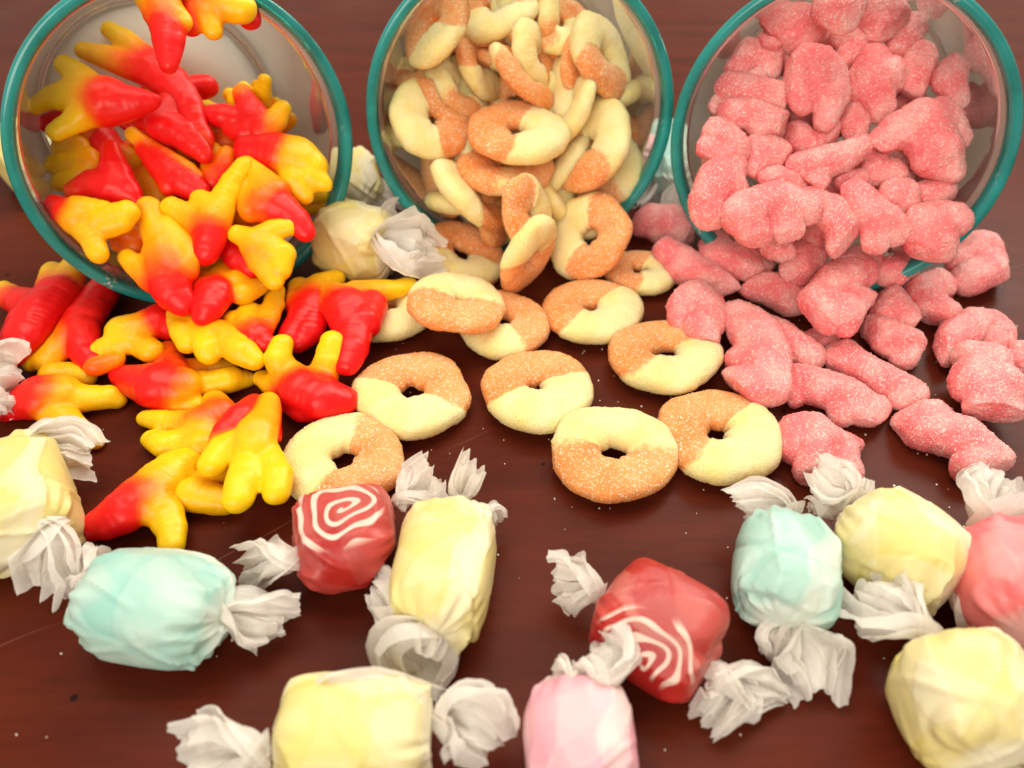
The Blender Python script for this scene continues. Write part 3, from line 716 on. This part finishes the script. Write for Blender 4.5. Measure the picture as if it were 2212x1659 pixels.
foot('D', 'T', .25, [[(1472, 605, 52, 1, .9), (1450, 680, 62, 1, .6), (1490, 750, 70, .8, .2), (1570, 810, 90, .3)], [(1735, 592, 56, 1, .9), (1715, 680, 62, 1, .6), (1690, 760, 70, .8, .2), (1650, 830, 100, .3)], [(1372, 785, 42, 1), (1450, 830, 55, .6), (1540, 860, 80, .1)], [(1580, 850, 115, .15), (1680, 890, 110, 0), (1780, 900, 80, 0), (1862, 905, 38, 0)], [(1500, 900, 50, 0), (1580, 950, 60, 0), (1700, 940, 60, 0)]],
     'gummy with two raised ridged yellow claws like horns, red beak right', .9)
foot('D', 'T', .45, [[(1750, 262, 48, 1), (1660, 300, 62, .9), (1610, 380, 85, .3)], [(1570, 310, 56, 1), (1580, 400, 80, .5)], [(1620, 400, 90, .2), (1580, 490, 76, 0), (1520, 560, 60, 0)], [(1640, 420, 80, .1), (1620, 530, 70, 0), (1560, 600, 50, 0)]],
     'red gummy with curled yellow claws behind the red one beside peach rings', .9)
foot('E', 'T', .7, [[(745, 522, 40, 1), (690, 540, 44, 1), (610, 550, 56, .8), (500, 570, 75, .6)], [(380, 560, 60, .7), (420, 620, 90, .3)], [(480, 560, 50, 1), (450, 590, 80, .6)], [(450, 630, 104, .1), (480, 740, 84, 0), (470, 830, 76, 0), (450, 900, 58, 0)], [(560, 620, 80, .2), (520, 700, 90, 0)]],
     'red gummy whose long yellow claw rests on the peach rings', .45)
foot('D', 'T', 0, [[(40, 960, 46, 0), (130, 910, 90, 0), (220, 880, 120, .2), (300, 870, 110, .7)], [(280, 770, 70, .8), (370, 750, 52, 1), (455, 780, 44, 1)], [(300, 880, 100, .8), (450, 890, 68, 1), (560, 880, 60, 1), (615, 898, 40, 1)], [(280, 950, 80, .7), (380, 1030, 60, .9), (500, 1115, 38, 1)]],
     'clawed gummy lying alone at left, red leg under the white wrapper twist', .4)
foot('D', 'T', .1, [[(765, 990, 40, 1), (850, 1005, 54, .95), (960, 1015, 58, .7), (1060, 1010, 76, .4)], [(1120, 900, 52, .8), (1150, 960, 76, .4), (1060, 1010, 85, .4)], [(790, 1100, 44, 1), (860, 1130, 66, 1), (960, 1110, 62, .9), (1060, 1060, 80, .7)], [(960, 1160, 60, .9), (1050, 1130, 80, .8)]],
     'yellow gummy with two ridged claws pointing left above the bottom one', 1)
foot('D', 'T', 0, [[(1000, 1390, 88, .95), (1100, 1410, 80, .9), (1180, 1430, 66, .9)], [(1010, 1330, 60, .8), (1120, 1300, 60, .8), (1200, 1260, 50, .8)]], 'shaded yellow gummy arm underneath the lowest clawed pair', 1)
foot('D', 'T', .9, [[(1400, 915, 56, .8), (1390, 990, 72, .7), (1340, 1070, 100, .7), (1330, 1140, 95, .85)], [(1330, 900, 36, 0), (1260, 980, 70, .05), (1180, 1060, 60, .15), (1150, 1110, 50, .4)], [(1280, 1110, 80, .8), (1170, 1150, 72, 1), (1110, 1230, 66, 1)], [(1310, 1190, 75, 1), (1270, 1320, 82, 1), (1240, 1410, 74, 1)], [(1390, 1180, 70, .95), (1450, 1290, 72, 1), (1445, 1375, 64, 1)], [(1440, 960, 24, 0), (1450, 1100, 20, 0)]],
     'gummy shaped like a yellow hand with three thick fingers downward', .15)
foot('D', 'T', .15, [[(490, 1560, 66, 0), (570, 1530, 90, 0), (660, 1470, 115, 0), (740, 1410, 120, .3), (820, 1340, 110, .8), (900, 1260, 95, 1), (975, 1215, 68, 1)], [(780, 1430, 110, .5), (860, 1490, 85, .9), (900, 1580, 66, 1), (900, 1650, 60, 1)], [(900, 1330, 70, 1), (960, 1290, 60, 1)]],
     'largest clawed gummy nearest the camera, red ridged tail at lower left', .9)

# ================================================================== PEACH RINGS
# in the middle jar, deep ones first
ring('B', 'M', -.9, 830, 190, 190, 140, 20, 90, bias=-.8, label='deep orange peach ring at the back of the middle jar pile')
ring('B', 'M', -.7, 1100, 120, 200, 140, 70, 180, 'peach ring far back in middle jar, cream curve beside orange')
ring('B', 'M', -.5, 1290, 140, 185, 150, 0, 60, bias=-.6, label='orange peach ring high at right of the middle jar pile')
ring('B', 'M', -.4, 600, 150, 235, 150, -50, 60, bias=-.45, label='peach ring high at left of middle jar, orange face with cream stripe')
ring('B', 'M', -.1, 935, 60, 225, 160, -15, 80, 'cream faced peach ring topmost in the middle jar')
ring('B', 'M', -.3, 500, 400, 145, 100, -20, 250, 'small orange peach ring edge touching left jar wall')
ring('B', 'M', -.2, 1165, 330, 200, 115, 70, 180, bias=.6, label='cream peach ring standing upright behind the orange strip one')
ring('B', 'M', -.6, 1330, 560, 180, 150, 20, 200, 'orange peach ring hidden deep behind the upright cream curve')
ring('B', 'M', -.4, 845, 390, 175, 100, 60, 100, 'small peach ring with orange top and cream lower end mid jar')
ring('B', 'M', -.2, 730, 530, 200, 120, 45, 300, bias=.6, label='cream peach ring sandwiched behind the front left one', soft=1)
ring('B', 'M', 0, 1430, 400, 180, 120, 70, -10, 'peach ring half orange half cream near right jar wall', soft=1)
ring('B', 'M', .1, 1540, 320, 240, 150, 62, -50, bias=.7, label='large cream peach ring curving along the right jar wall')
ring('B', 'M', .4, 1090, 435, 220, 85, 46, 250, 'peach ring seen edge on, orange strip slanting down right', bias=-.9)
ring('B', 'M', .2, 1470, 825, 262, 215, -55, -35, 'big orange peach ring at right of middle jar, cream arc above', hole=.9)
ring('B', 'M', .5, 1390, 620, 185, 80, -68, 0, bias=.7, label='cream peach ring standing on edge beside the central one', soft=1)
ring('B', 'M', .1, 800, 1105, 250, 120, 42, 150, 'peach ring lowest left in middle jar, cream crescent outside')
ring('B', 'M', .4, 995, 950, 258, 160, 5, 100, bias=-.9, label='orange peach ring lying under the central one in the jar', soft=1)
ring('B', 'M', .9, 575, 682, 232, 212, 40, 165, 'peach ring facing out at left of middle jar, cream left half', hole=.8)
ring('B', 'M', 1.1, 1062, 752, 268, 176, 2, 35, 'central peach ring of middle jar, cream crescent lower right', hole=.9)
# spilled
ring('E', 'T', 0, 650, 640, 220, 0, 0, 60, 'peach ring under the yellow claw, pale half showing lower right')
ring('E', 'T', 0, 1868, 450, 176, 0, 0, 20, 'peach ring behind the others beside pink gummies, cream right half')
ring('E', 'T', .35, 1002, 375, 215, 168, 15, 100, 'peach ring leaning below middle jar, orange top around dark hole')
ring('E', 'T', 2.7, 1325, 175, 190, 125, 84, -20, 'peach ring standing upright at the middle jar mouth, orange face', bias=-.45, hole=.5)
ring('E', 'T', 1.3, 1622, 285, 210, 188, -60, 200, 'upright peach ring on the right with teal rim through its hole', hole=1.05)
ring('E', 'T', 1.5, 1325, 370, 205, 100, -58, 230, 'peach ring on edge with a cream finger above sugared orange base', up=-1)
ring('E', 'T', .05, 1632, 640, 246, 0, 0, 50, 'peach ring with raised cream sausage on its lower right', hole=.75)
ring('E', 'T', .1, 1205, 702, 238, 0, 0, 150, 'peach ring beneath the pale filled one, small dark hole', soft=1, hole=.85)
ring('E', 'T', .95, 987, 612, 243, 145, 8, -80, 'pale peach ring with closed yellow centre resting on two others', soft=1, hole=.55)
ring('E', 'T', 0, 763, 1043, 277, 0, 0, 105, 'peach ring front left of three, cream lower half, beside red beak')
ring('E', 'T', 0, 1363, 1020, 272, 0, 0, 75, 'peach ring between two others with nearly closed hole', hole=.75)
ring('G', 'T', 0, 160, 795, 285, 0, 0, 60, 'peach ring touched by a pink gummy, cream lower half')
ring('G', 'T', 0, 430, 1210, 322, 0, 0, 40, 'peach ring on the right, orange upper left and wide cream side')
ring('E', 'T', .12, 1740, 1337, 296, 247, 5, -90, 'frontmost peach ring tilted to camera, cream top and orange bottom', soft=1)
ring('E', 'T', 0, 436, 1370, 300, 0, 0, 205, 'peach ring partly behind the red swirl taffy, cream left half', soft=1)

# ================================================================== PINK SUGARED GUMMIES
chunk('C', 'R', -.3, [(940, 50, 70), (1040, 90, 85), (1100, 20, 60), (1000, -30, 70)], 'pink sugared gummy at the very top of the right jar, cut by frame')
chunk('C', 'R', .3, [(670, 130, 85), (790, 160, 115), (860, 140, 80), (750, 230, 70)], 'blocky pale pink gummy at upper left of the right jar pile')
chunk('C', 'R', .4, [(1200, 80, 85), (1310, 80, 85), (1240, 170, 85), (1350, 130, 50)], 'pale pink sugared gummy just below top of the right jar')
chunk('C', 'R', 0, [(1050, 210, 70), (1110, 260, 70), (1060, 340, 60)], 'small pink gummy between the pale top one and centre ones')
chunk('C', 'R', -.1, [(1440, 140, 60), (1390, 230, 70), (1330, 290, 55)], 'deeper pink gummy slanting at the upper right of the pile')
chunk('C', 'R', -.2, [(500, 300, 72), (600, 320, 78), (440, 375, 62), (620, 400, 50)], 'pink gummy touching left wall of the right jar, upper')
chunk('C', 'R', .6, [(840, 340, 80), (930, 330, 75), (900, 450, 130), (735, 455, 62), (970, 550, 82), (800, 580, 62), (940, 680, 52)], 'large pink gummy with pointed lower tail in upper middle of pile')
chunk('C', 'R', .3, [(1210, 340, 75), (1180, 460, 105), (1300, 430, 90), (1240, 590, 80), (1130, 530, 62), (1210, 660, 48)], 'large pink gummy right of the one with a pointed tail')
chunk('C', 'R', .1, [(1480, 330, 75), (1440, 430, 78), (1430, 520, 52)], 'upright pink gummy third from the right wall, upper pile')
chunk('C', 'R', .3, [(1680, 370, 66), (1645, 460, 76), (1690, 560, 50)], 'pink gummy with a smooth deep red face by right wall')
chunk('C', 'R', .1, [(400, 500, 75), (520, 510, 80), (650, 550, 72), (700, 580, 50)], 'horizontal pink bar at left wall, upper of two')
chunk('C', 'R', .4, [(385, 640, 66), (520, 655, 80), (660, 680, 72), (560, 720, 50), (430, 690, 40)], 'horizontal pink bar at left wall, lower of two')
chunk('C', 'R', .9, [(1500, 720, 135), (1350, 740, 85), (1620, 690, 85), (1570, 870, 125), (1280, 780, 72), (1660, 970, 58), (1690, 780, 60), (1580, 600, 50)], 'biggest pink gummy, knobbly disc resting against right wall of jar')
chunk('C', 'R', -.2, [(1100, 680, 78), (1100, 740, 60)], 'small pink gummy in the gap beside the knobbly disc')
chunk('C', 'R', -.3, [(770, 770, 75), (860, 830, 66), (970, 750, 66)], 'pink gummy in the dark gap at centre of the right jar')
chunk('C', 'R', .5, [(320, 750, 78), (410, 830, 85), (350, 880, 60), (260, 840, 50)], 'rounded pink gummy at the left wall above the tall leaning one')
chunk('C', 'R', .2, [(560, 800, 62), (660, 870, 74), (560, 900, 62), (520, 960, 50)], 'pink gummy with deep red shaded underside left of centre')
chunk('C', 'R', .6, [(1160, 830, 56), (1040, 890, 68), (900, 930, 74), (790, 950, 62), (890, 1010, 56)], 'slanting pink bar gummy rising to the right across the middle')
chunk('C', 'R', 1.0, [(390, 930, 80), (340, 1030, 110), (265, 1140, 90), (280, 1220, 82), (410, 1080, 70)], 'tall pink gummy leaning over left rim of the right jar')
chunk('C', 'R', .4, [(620, 1010, 64), (720, 1040, 74), (780, 1090, 56)], 'pink gummy just above the broad central one at jar mouth')
chunk('C', 'R', 1.3, [(560, 1140, 105), (700, 1150, 100), (830, 1190, 76), (460, 1220, 105), (540, 1320, 85), (720, 1290, 80)], 'broad pale pink gummy at the mouth of the right jar')
chunk('C', 'R', .7, [(880, 1120, 64), (960, 1200, 84), (1040, 1310, 84), (1020, 1400, 66)], 'pink gummy with ridged side between two larger ones at mouth')
chunk('C', 'R', .9, [(1080, 1090, 72), (1150, 1170, 98), (1250, 1260, 100), (1330, 1310, 78), (1220, 1370, 62)], 'long pink gummy with flat pale top slanting down right at mouth')
chunk('C', 'R', .1, [(1060, 1030, 55), (1130, 1010, 45)], 'small pink nub above the long flat topped gummy')
chunk('C', 'R', 0, [(1320, 980, 70), (1210, 980, 62), (1220, 900, 50)], 'pink gummy in shade below the knobbly disc')
chunk('C', 'R', .4, [(1370, 1100, 80), (1290, 1110, 55), (1400, 1170, 60)], 'small pink gummy right of the long flat topped one')
chunk('C', 'R', .2, [(1600, 1070, 68), (1500, 1100, 62), (1560, 1150, 50)], 'pink gummy in front of the pink petal print')
chunk('C', 'R', 1.0, [(1560, 1220, 75), (1660, 1240, 92), (1550, 1350, 115), (1480, 1400, 78), (1610, 1410, 62), (1450, 1240, 60)], 'round pink gummy with red hollow resting on right lower rim')
chunk('C', 'R', -.4, [(640, 1400, 60), (700, 1430, 50)], 'red pink gummy in shadow under the broad pale one', group='pink sugared gummies')
# spilled
chunk('G', 'T', 0, [(60, 90, 85), (170, 100, 90), (250, 160, 66), (120, 140, 60)], 'darker pink gummy between middle and right jars', group='pink sugared gummies')
chunk('G', 'T', .5, [(420, 210, 74), (440, 290, 85), (560, 310, 88), (680, 300, 62)], 'curved pink gummy just outside the left edge of right rim')
chunk('G', 'T', 1.0, [(900, 200, 64), (970, 210, 58), (900, 300, 85), (840, 360, 66)], 'block shaped pink gummy directly below the jar mouth')
chunk('G', 'T', .8, [(1370, 240, 62), (1420, 320, 62), (1330, 360, 74)], 'pink gummy under the lower rim near its right side')
chunk('G', 'T', .05, [(1800, 250, 100), (1690, 310, 72), (1840, 360, 84), (1750, 400, 80), (1860, 200, 36)], 'round sandy pink gummy alone right of the right jar')
chunk('G', 'T', .1, [(1570, 430, 84), (1500, 460, 80), (1620, 420, 56), (1560, 560, 82), (1640, 580, 62)], 'upright pink gummy with small ears right of the jar mouth')
chunk('G', 'T', .3, [(180, 260, 76), (290, 340, 84), (400, 400, 84), (480, 440, 62), (220, 350, 60)], 'long pink gummy leaning on the peach rings, upper left spill')
chunk('G', 'T', .1, [(700, 450, 85), (610, 450, 66), (820, 500, 85), (760, 410, 40)], 'dark toned pink gummy lying flat in centre of spill')
chunk('G', 'T', .2, [(1350, 520, 85), (1300, 600, 66), (1420, 610, 62)], 'flat pink gummy behind the upright eared one')
chunk('G', 'T', .6, [(330, 500, 95), (250, 510, 76), (420, 570, 76), (350, 640, 80), (380, 710, 50), (240, 620, 52)], 'knobbly pink gummy sitting on edge of a peach ring')
chunk('G', 'T', .1, [(700, 640, 64), (800, 740, 84), (900, 800, 80), (860, 780, 70)], 'pink gummy with red patch behind the bean shaped one')
chunk('G', 'T', .1, [(1250, 650, 62), (1350, 720, 92), (1430, 730, 72), (1400, 800, 60)], 'pink gummy with sugared flat face below the standing one')
chunk('G', 'T', 1.3, [(1210, 270, 62), (1140, 350, 105), (1050, 410, 105), (970, 490, 98), (1080, 560, 110), (960, 610, 90), (1190, 500, 64), (1100, 640, 58), (1000, 640, 50)], 'tall upright pink gummy with ear shaped corner, centre of spill', .7)
chunk('G', 'T', .4, [(560, 600, 95), (640, 700, 112), (680, 820, 115), (690, 950, 105), (600, 960, 100), (550, 820, 60), (510, 920, 52), (530, 560, 50)], 'bean shaped pink gummy, largest on the table at left')
chunk('G', 'T', .05, [(1080, 800, 88), (1180, 860, 86), (1300, 930, 82), (1440, 990, 76), (1380, 1030, 52)], 'long narrow pink gummy with notch, centre right of spill')
chunk('G', 'T', .05, [(870, 920, 85), (960, 950, 105), (1080, 1000, 98), (1200, 1070, 90), (1270, 1060, 55), (1080, 1110, 50), (830, 1010, 50)], 'wide pink gummy with tapered right end in front of spill')
chunk('G', 'T', 0, [(880, 1180, 112), (840, 1280, 85), (960, 1250, 112), (1080, 1270, 72), (950, 1380, 100), (1060, 1350, 84), (1120, 1400, 62), (1150, 1270, 36)], 'knobbly pink gummy behind the white wrapper twist')
chunk('G', 'T', .1, [(1780, 640, 85), (1880, 640, 82), (1700, 690, 84), (1640, 640, 40), (1900, 740, 60), (1600, 800, 56), (1660, 770, 60)], 'pink gummy behind the pale upright one at the right')
chunk('G', 'T', .5, [(1760, 790, 92), (1850, 820, 102), (1780, 950, 112), (1900, 960, 112), (1850, 1080, 105), (1950, 1100, 80)], 'large pale pink gummy at the right edge, standing upright')
chunk('G', 'T', .05, [(1430, 1120, 80), (1560, 1110, 68), (1500, 1190, 90), (1600, 1200, 102), (1720, 1240, 112), (1850, 1290, 102), (1750, 1380, 80), (1900, 1330, 70)], 'longest pink gummy lying at lower right of the spill')
chunk('G', 'T', .1, [(2010, 760, 56), (2030, 850, 60), (2080, 800, 70)], 'pink gummy cut off by the right edge of the photo')
chunk('G', 'T', 0, [(1000, 730, 60), (940, 710, 50)], 'small reddish pink gummy under the standing one')
# ---- gummies buried behind the front layer of each pile (copies share meshes)
def bury(jar, prefix, region, label, group, lifts=(-1.1, -2.3), step=96):
    src = [o for o in COL.objects if o.name.startswith(prefix) and o.parent is None and '~' not in o.name]
    rg = np.random.default_rng(len(label)); P, n = PILE[jar]; J = JARS[jar]; row = 0
    for li, lf in enumerate(lifts):
        y = region[1] + li * step / 2
        while y < region[3]:
            x = region[0] + (row % 2) * step / 2
            while x < region[2]:
                px, py = x + rg.uniform(-12, 12), y + rg.uniform(-12, 12)
                Q = on_plane(px, py, P, n); Q = Q - unit(CAM - Q) * (-lf * .01)
                if Q[2] > .007 and (J.C - Q) @ J.a > .004 and J.inside(Q, .008):
                    s0 = src[rg.integers(len(src))]; c = s0.copy(); COL.objects.link(c); c.location = Q
                    c.rotation_euler = rg.uniform(0, 6.28, 3) if jar != 'M' else rg.normal(0, .45, 3)
                    f = min(1., (.034 if jar == 'M' else .026) / max(s0.dimensions)); c.scale = (f, f, f)
                    
                    vy = ('topmost', 'upper', 'middle', 'lower', 'lowest')[int(min(.999, max(0, (py - region[1]) / (region[3] - region[1]))) * 5)]
                    vx = ('at the far left', 'left of centre', 'in the centre', 'right of centre', 'at the far right')[int(min(.999, max(0, (px - region[0]) / (region[2] - region[0]))) * 5)]
                    c['label'] = label.replace('ROW', vy).replace('SIDE', vx) + (', just behind the front ones' if li == 0 else ', deepest of all'); c['group'] = group
                x += step
            y += step * .85; row += 1
bpy.context.view_layer.update()
bury('L', 'clawed_gummy', (70, 230, 730, 640), 'ROW red clawed gummy buried SIDE of left jar', 'clawed gummies buried in the left jar')
bury('M', 'peach_ring', (830, 0, 1400, 520), 'ROW peach ring buried SIDE of middle jar', 'peach rings buried in the middle jar', step=84)
bury('R', 'sugared_gummy', (1500, 0, 2130, 600), 'ROW pink gummy buried SIDE of right jar', 'pink gummies buried in the right jar')
# ---- loose sugar grains on the table
def grains(count=380):
    rg = np.random.default_rng(3); vs, fs = [], []
    c8 = np.array([(x, y, z) for x in (-1, 1) for y in (-1, 1) for z in (-1, 1)], float)
    qf = [(0, 1, 3, 2), (4, 6, 7, 5), (0, 4, 5, 1), (2, 3, 7, 6), (0, 2, 6, 4), (1, 5, 7, 3)]
    for i in range(count):
        t = rg.uniform()
        if t < .45: x, y = rg.normal(1150, 260), rg.normal(760, 200)
        elif t < .85: x, y = rg.normal(1800, 250), rg.normal(800, 200)
        else: x, y = rg.uniform(0, 2212), rg.uniform(600, 1659)
        q = on_z(x, y, 0); 
        if q[1] > .235 or q[1] < .02: continue
        sz = rg.uniform(.00010, .00024); a = rg.uniform(0, 3.1); R = np.array([[math.cos(a), -math.sin(a), 0], [math.sin(a), math.cos(a), 0], [0, 0, 1]])
        k = len(vs); vs += list((c8 * sz * rg.uniform(.6, 1.2, 3)) @ R.T + q + np.array([0, 0, sz])); fs += [tuple(k + j for j in f) for f in qf]
    o = mesh_obj('sugar_grains', vs, fs, M['grain'], smooth=False); tag(o, 'loose white sugar grains scattered over the dark table', 'sugar', kind='stuff')
grains()
# ================================================================== TAFFIES
Tf = taffy
Tf('O', (20, 985), (60, 1190), 108, 'yellow', [[(60, 985, 30, 1.2), (100, 965, 48, 1.5), (150, 965, 46, 1.4), (190, 985, 36, 1.2)], [(110, 1130, 26, 1.6), (110, 1180, 58, 1.5), (105, 1240, 55, .9), (100, 1285, 42, .5)]],
   'yellow taffy at left edge of the photo, white twist hanging down', 11, hz=.85, e=7, m=3.6, pleat=.03, folds=((1.2, .5),))
Tf('O', (190, 1285), (480, 1335), 119, 'blue', [[(185, 1270, 20, .9), (190, 1240, 38, 1.0), (170, 1225, 42, 1.0), (160, 1200, 34, 1.2)], [(465, 1340, 30, .9), (510, 1330, 42, 1.0), (565, 1345, 48, .8), (615, 1350, 46, .6)]],
   'large pale blue taffy at lower left', 12, hz=.86, e=3.4, m=2.5, folds=((4.6, .9), (.3, .35)))
Tf('O', (640, 1180), (850, 1145), 112, 'red', [[(655, 1195, 22, 1.1), (620, 1205, 42, 1.2), (570, 1210, 46, .9), (530, 1225, 40, .6)], [(862, 1100, 20, 1.0), (885, 1075, 36, 1.1), (915, 1055, 50, 1.1), (930, 1025, 30, 1.5)]],
   'red taffy with a white swirl on its top face', 13, hz=.80, e=4, m=2.4, pleat=.06, cap=((745, 1092), (-.05, .05, 1), 122), folds=((4.2, .25),))
Tf('O', (985, 1105), (930, 1375), 104, 'yellow', [[(1000, 1105, 24, 1.0), (1000, 1065, 30, 1.2), (1008, 1035, 32, 1.6), (1025, 1000, 30, 2.0)], [(1040, 1105, 14, 1.2), (1062, 1110, 26, 1.0), (1078, 1128, 16, .6)], [(925, 1345, 22, 1.0), (905, 1370, 60, 1.0), (880, 1400, 62, .8), (920, 1440, 50, .4), (925, 1505, 20, .2)], [(905, 1345, 26, 1.2), (850, 1310, 44, 1.0), (810, 1262, 24, .9)]],
   'yellow taffy upright in the middle beside red swirl taffy', 14, hz=.9, e=3.6, m=2.9)
Tf('O', (600, 1590), (930, 1590), 118, 'yellow', [[(580, 1610, 40, .8), (530, 1620, 56, .9), (470, 1630, 66, .8), (400, 1640, 66, .8)], [(945, 1575, 40, 1.0), (985, 1545, 64, 1.2), (1030, 1570, 78, 1.2), (1065, 1610, 60, .9)]],
   'yellow taffy at bottom of the photo with paper edge standing up behind', 15, hz=.9, e=6, m=3.4, pleat=.03, flaps=([(645, 1490, 16, 1.6), (720, 1468, 22, 2.0), (820, 1462, 22, 2.0), (900, 1490, 16, 1.6)],))
Tf('O', (1240, 1480), (1270, 1760), 116, 'pinkt', [[(1290, 1500, 30, 1.4), (1310, 1460, 60, 1.6), (1310, 1420, 74, 1.6), (1275, 1400, 66, 1.4)], [(1250, 1460, 20, 1.6), (1220, 1455, 30, 1.5), (1195, 1460, 12, 1.3)], [(1270, 1745, 24, .8), (1270, 1800, 60, .8)]],
   'pink taffy cut by the bottom edge of the photo', 16, hz=.85, e=4, m=2.6)
Tf('O', (1312, 1295), (1540, 1425), 117, 'red', [[(1305, 1270, 22, .9), (1275, 1262, 40, 1.0), (1235, 1255, 56, .9), (1200, 1250, 48, .9)], [(1520, 1440, 24, .8), (1545, 1470, 40, .7), (1570, 1510, 62, .6), (1520, 1560, 40, .3)], [(1540, 1465, 26, .8), (1600, 1478, 44, .8), (1650, 1495, 34, .6), (1695, 1505, 16, .3)]],
   'red taffy with white rings low on its near side', 17, hz=.88, e=5, m=3.2, pleat=.04, cap=((1390, 1432), (-.35, -.8, .75), 112), folds=((2.0, .3),))
Tf('O', (1703, 1135), (1693, 1345), 110, 'blue', [[(1720, 1110, 26, 1.0), (1690, 1090, 34, 1.2), (1640, 1090, 42, 1.2), (1600, 1090, 26, 1.2)], [(1750, 1100, 24, 1.0), (1790, 1095, 26, .9), (1812, 1080, 18, .8)], [(1710, 1330, 30, .9), (1722, 1370, 50, .8), (1748, 1420, 62, .6), (1762, 1480, 38, .4)], [(1700, 1345, 24, .9), (1665, 1370, 30, .8), (1690, 1400, 40, .5)]],
   'pale blue taffy at right with white paper fan at its foot', 18, hz=.88, e=3.6, m=2.6)
Tf('O', (1835, 1115), (2060, 1275), 108, 'yellow', [[(1835, 1085, 24, 1.2), (1820, 1060, 44, 1.4), (1790, 1040, 46, 1.6), (1765, 1010, 28, 1.8)], [(1850, 1075, 16, 1.2), (1868, 1055, 20, 1.3), (1875, 1038, 10, 1.3)], [(2060, 1270, 26, .9), (2080, 1305, 44, .9), (2115, 1335, 48, .7), (2150, 1350, 26, .4)]],
   'yellow taffy touching the pale blue one at right', 19, hz=.9, e=4.4, m=2.9)
Tf('O', (2150, 1150), (2230, 1370), 122, 'coral', [[(2150, 1150, 36, 1.2), (2145, 1110, 62, 1.4), (2150, 1070, 66, 1.5), (2165, 1035, 46, 1.7)], [(2240, 1370, 24, .8), (2280, 1420, 60, .6)]],
   'coral pink taffy cut by the right edge of the photo', 20, hz=.9, e=4.4, m=2.8)
Tf('O', (2030, 1400), (2160, 1650), 145, 'yellow', [[(2010, 1385, 30, 1.3), (1980, 1350, 46, 1.5), (1920, 1315, 72, 1.4), (1850, 1275, 60, 1.1)], [(2150, 1660, 30, 1.0), (2190, 1730, 80, .8)]],
   'large yellow taffy in the lower right corner', 21, hz=.92, e=4.5, m=2.4, pleat=.04)
Tf('O', (750, 350), (775, 440), 58, 'yellow', [[(785, 395, 16, 1.0), (815, 420, 30, .9), (845, 450, 34, .6)]], 'small yellow taffy behind the gap between left and middle jars', 22, hz=.9)
Tf('O', (700, 505), (845, 545), 76, 'yellow', [[(805, 535, 24, 1.7), (845, 528, 56, 2.0), (890, 535, 58, 1.9), (935, 545, 26, 1.6)], [(810, 520, 20, 1.8), (835, 490, 40, 2.1), (865, 475, 34, 2.1)]],
   'yellow taffy between the left jar and peach rings, white twist right', 23, hz=1.0, e=5, lift=.1)
Tf('O', (1440, 280), (1460, 400), 52, 'blue', [[(1430, 390, 18, .8), (1410, 400, 36, .6), (1370, 415, 40, .5)], [(1470, 400, 18, .8), (1480, 430, 40, .7), (1495, 460, 40, .4)]], 'pale blue taffy behind the gap between middle and right jars', 24, hz=.9)
Tf('O', (1330, 330), (1420, 350), 55, 'pinkt', [[(1335, 330, 18, .8), (1300, 330, 42, .8), (1265, 335, 40, .6)]], 'pale pink taffy seen blurred through the middle jar', 26, hz=.9)
Tf('O', (-190, 800), (-60, 820), 100, 'pinkt', [[(-60, 820, 30, 1.2), (-20, 822, 60, 1.4), (15, 822, 70, 1.2), (40, 830, 50, .9)]], 'taffy beyond the left edge, only its white twist showing', 25, hz=.9)
Tf('O', (40, 300), (90, 380), 70, 'yellow', [[(90, 380, 22, .8), (120, 410, 40, .6)]], 'yellow taffy behind the left jar, seen through its wall', 27, hz=.9)
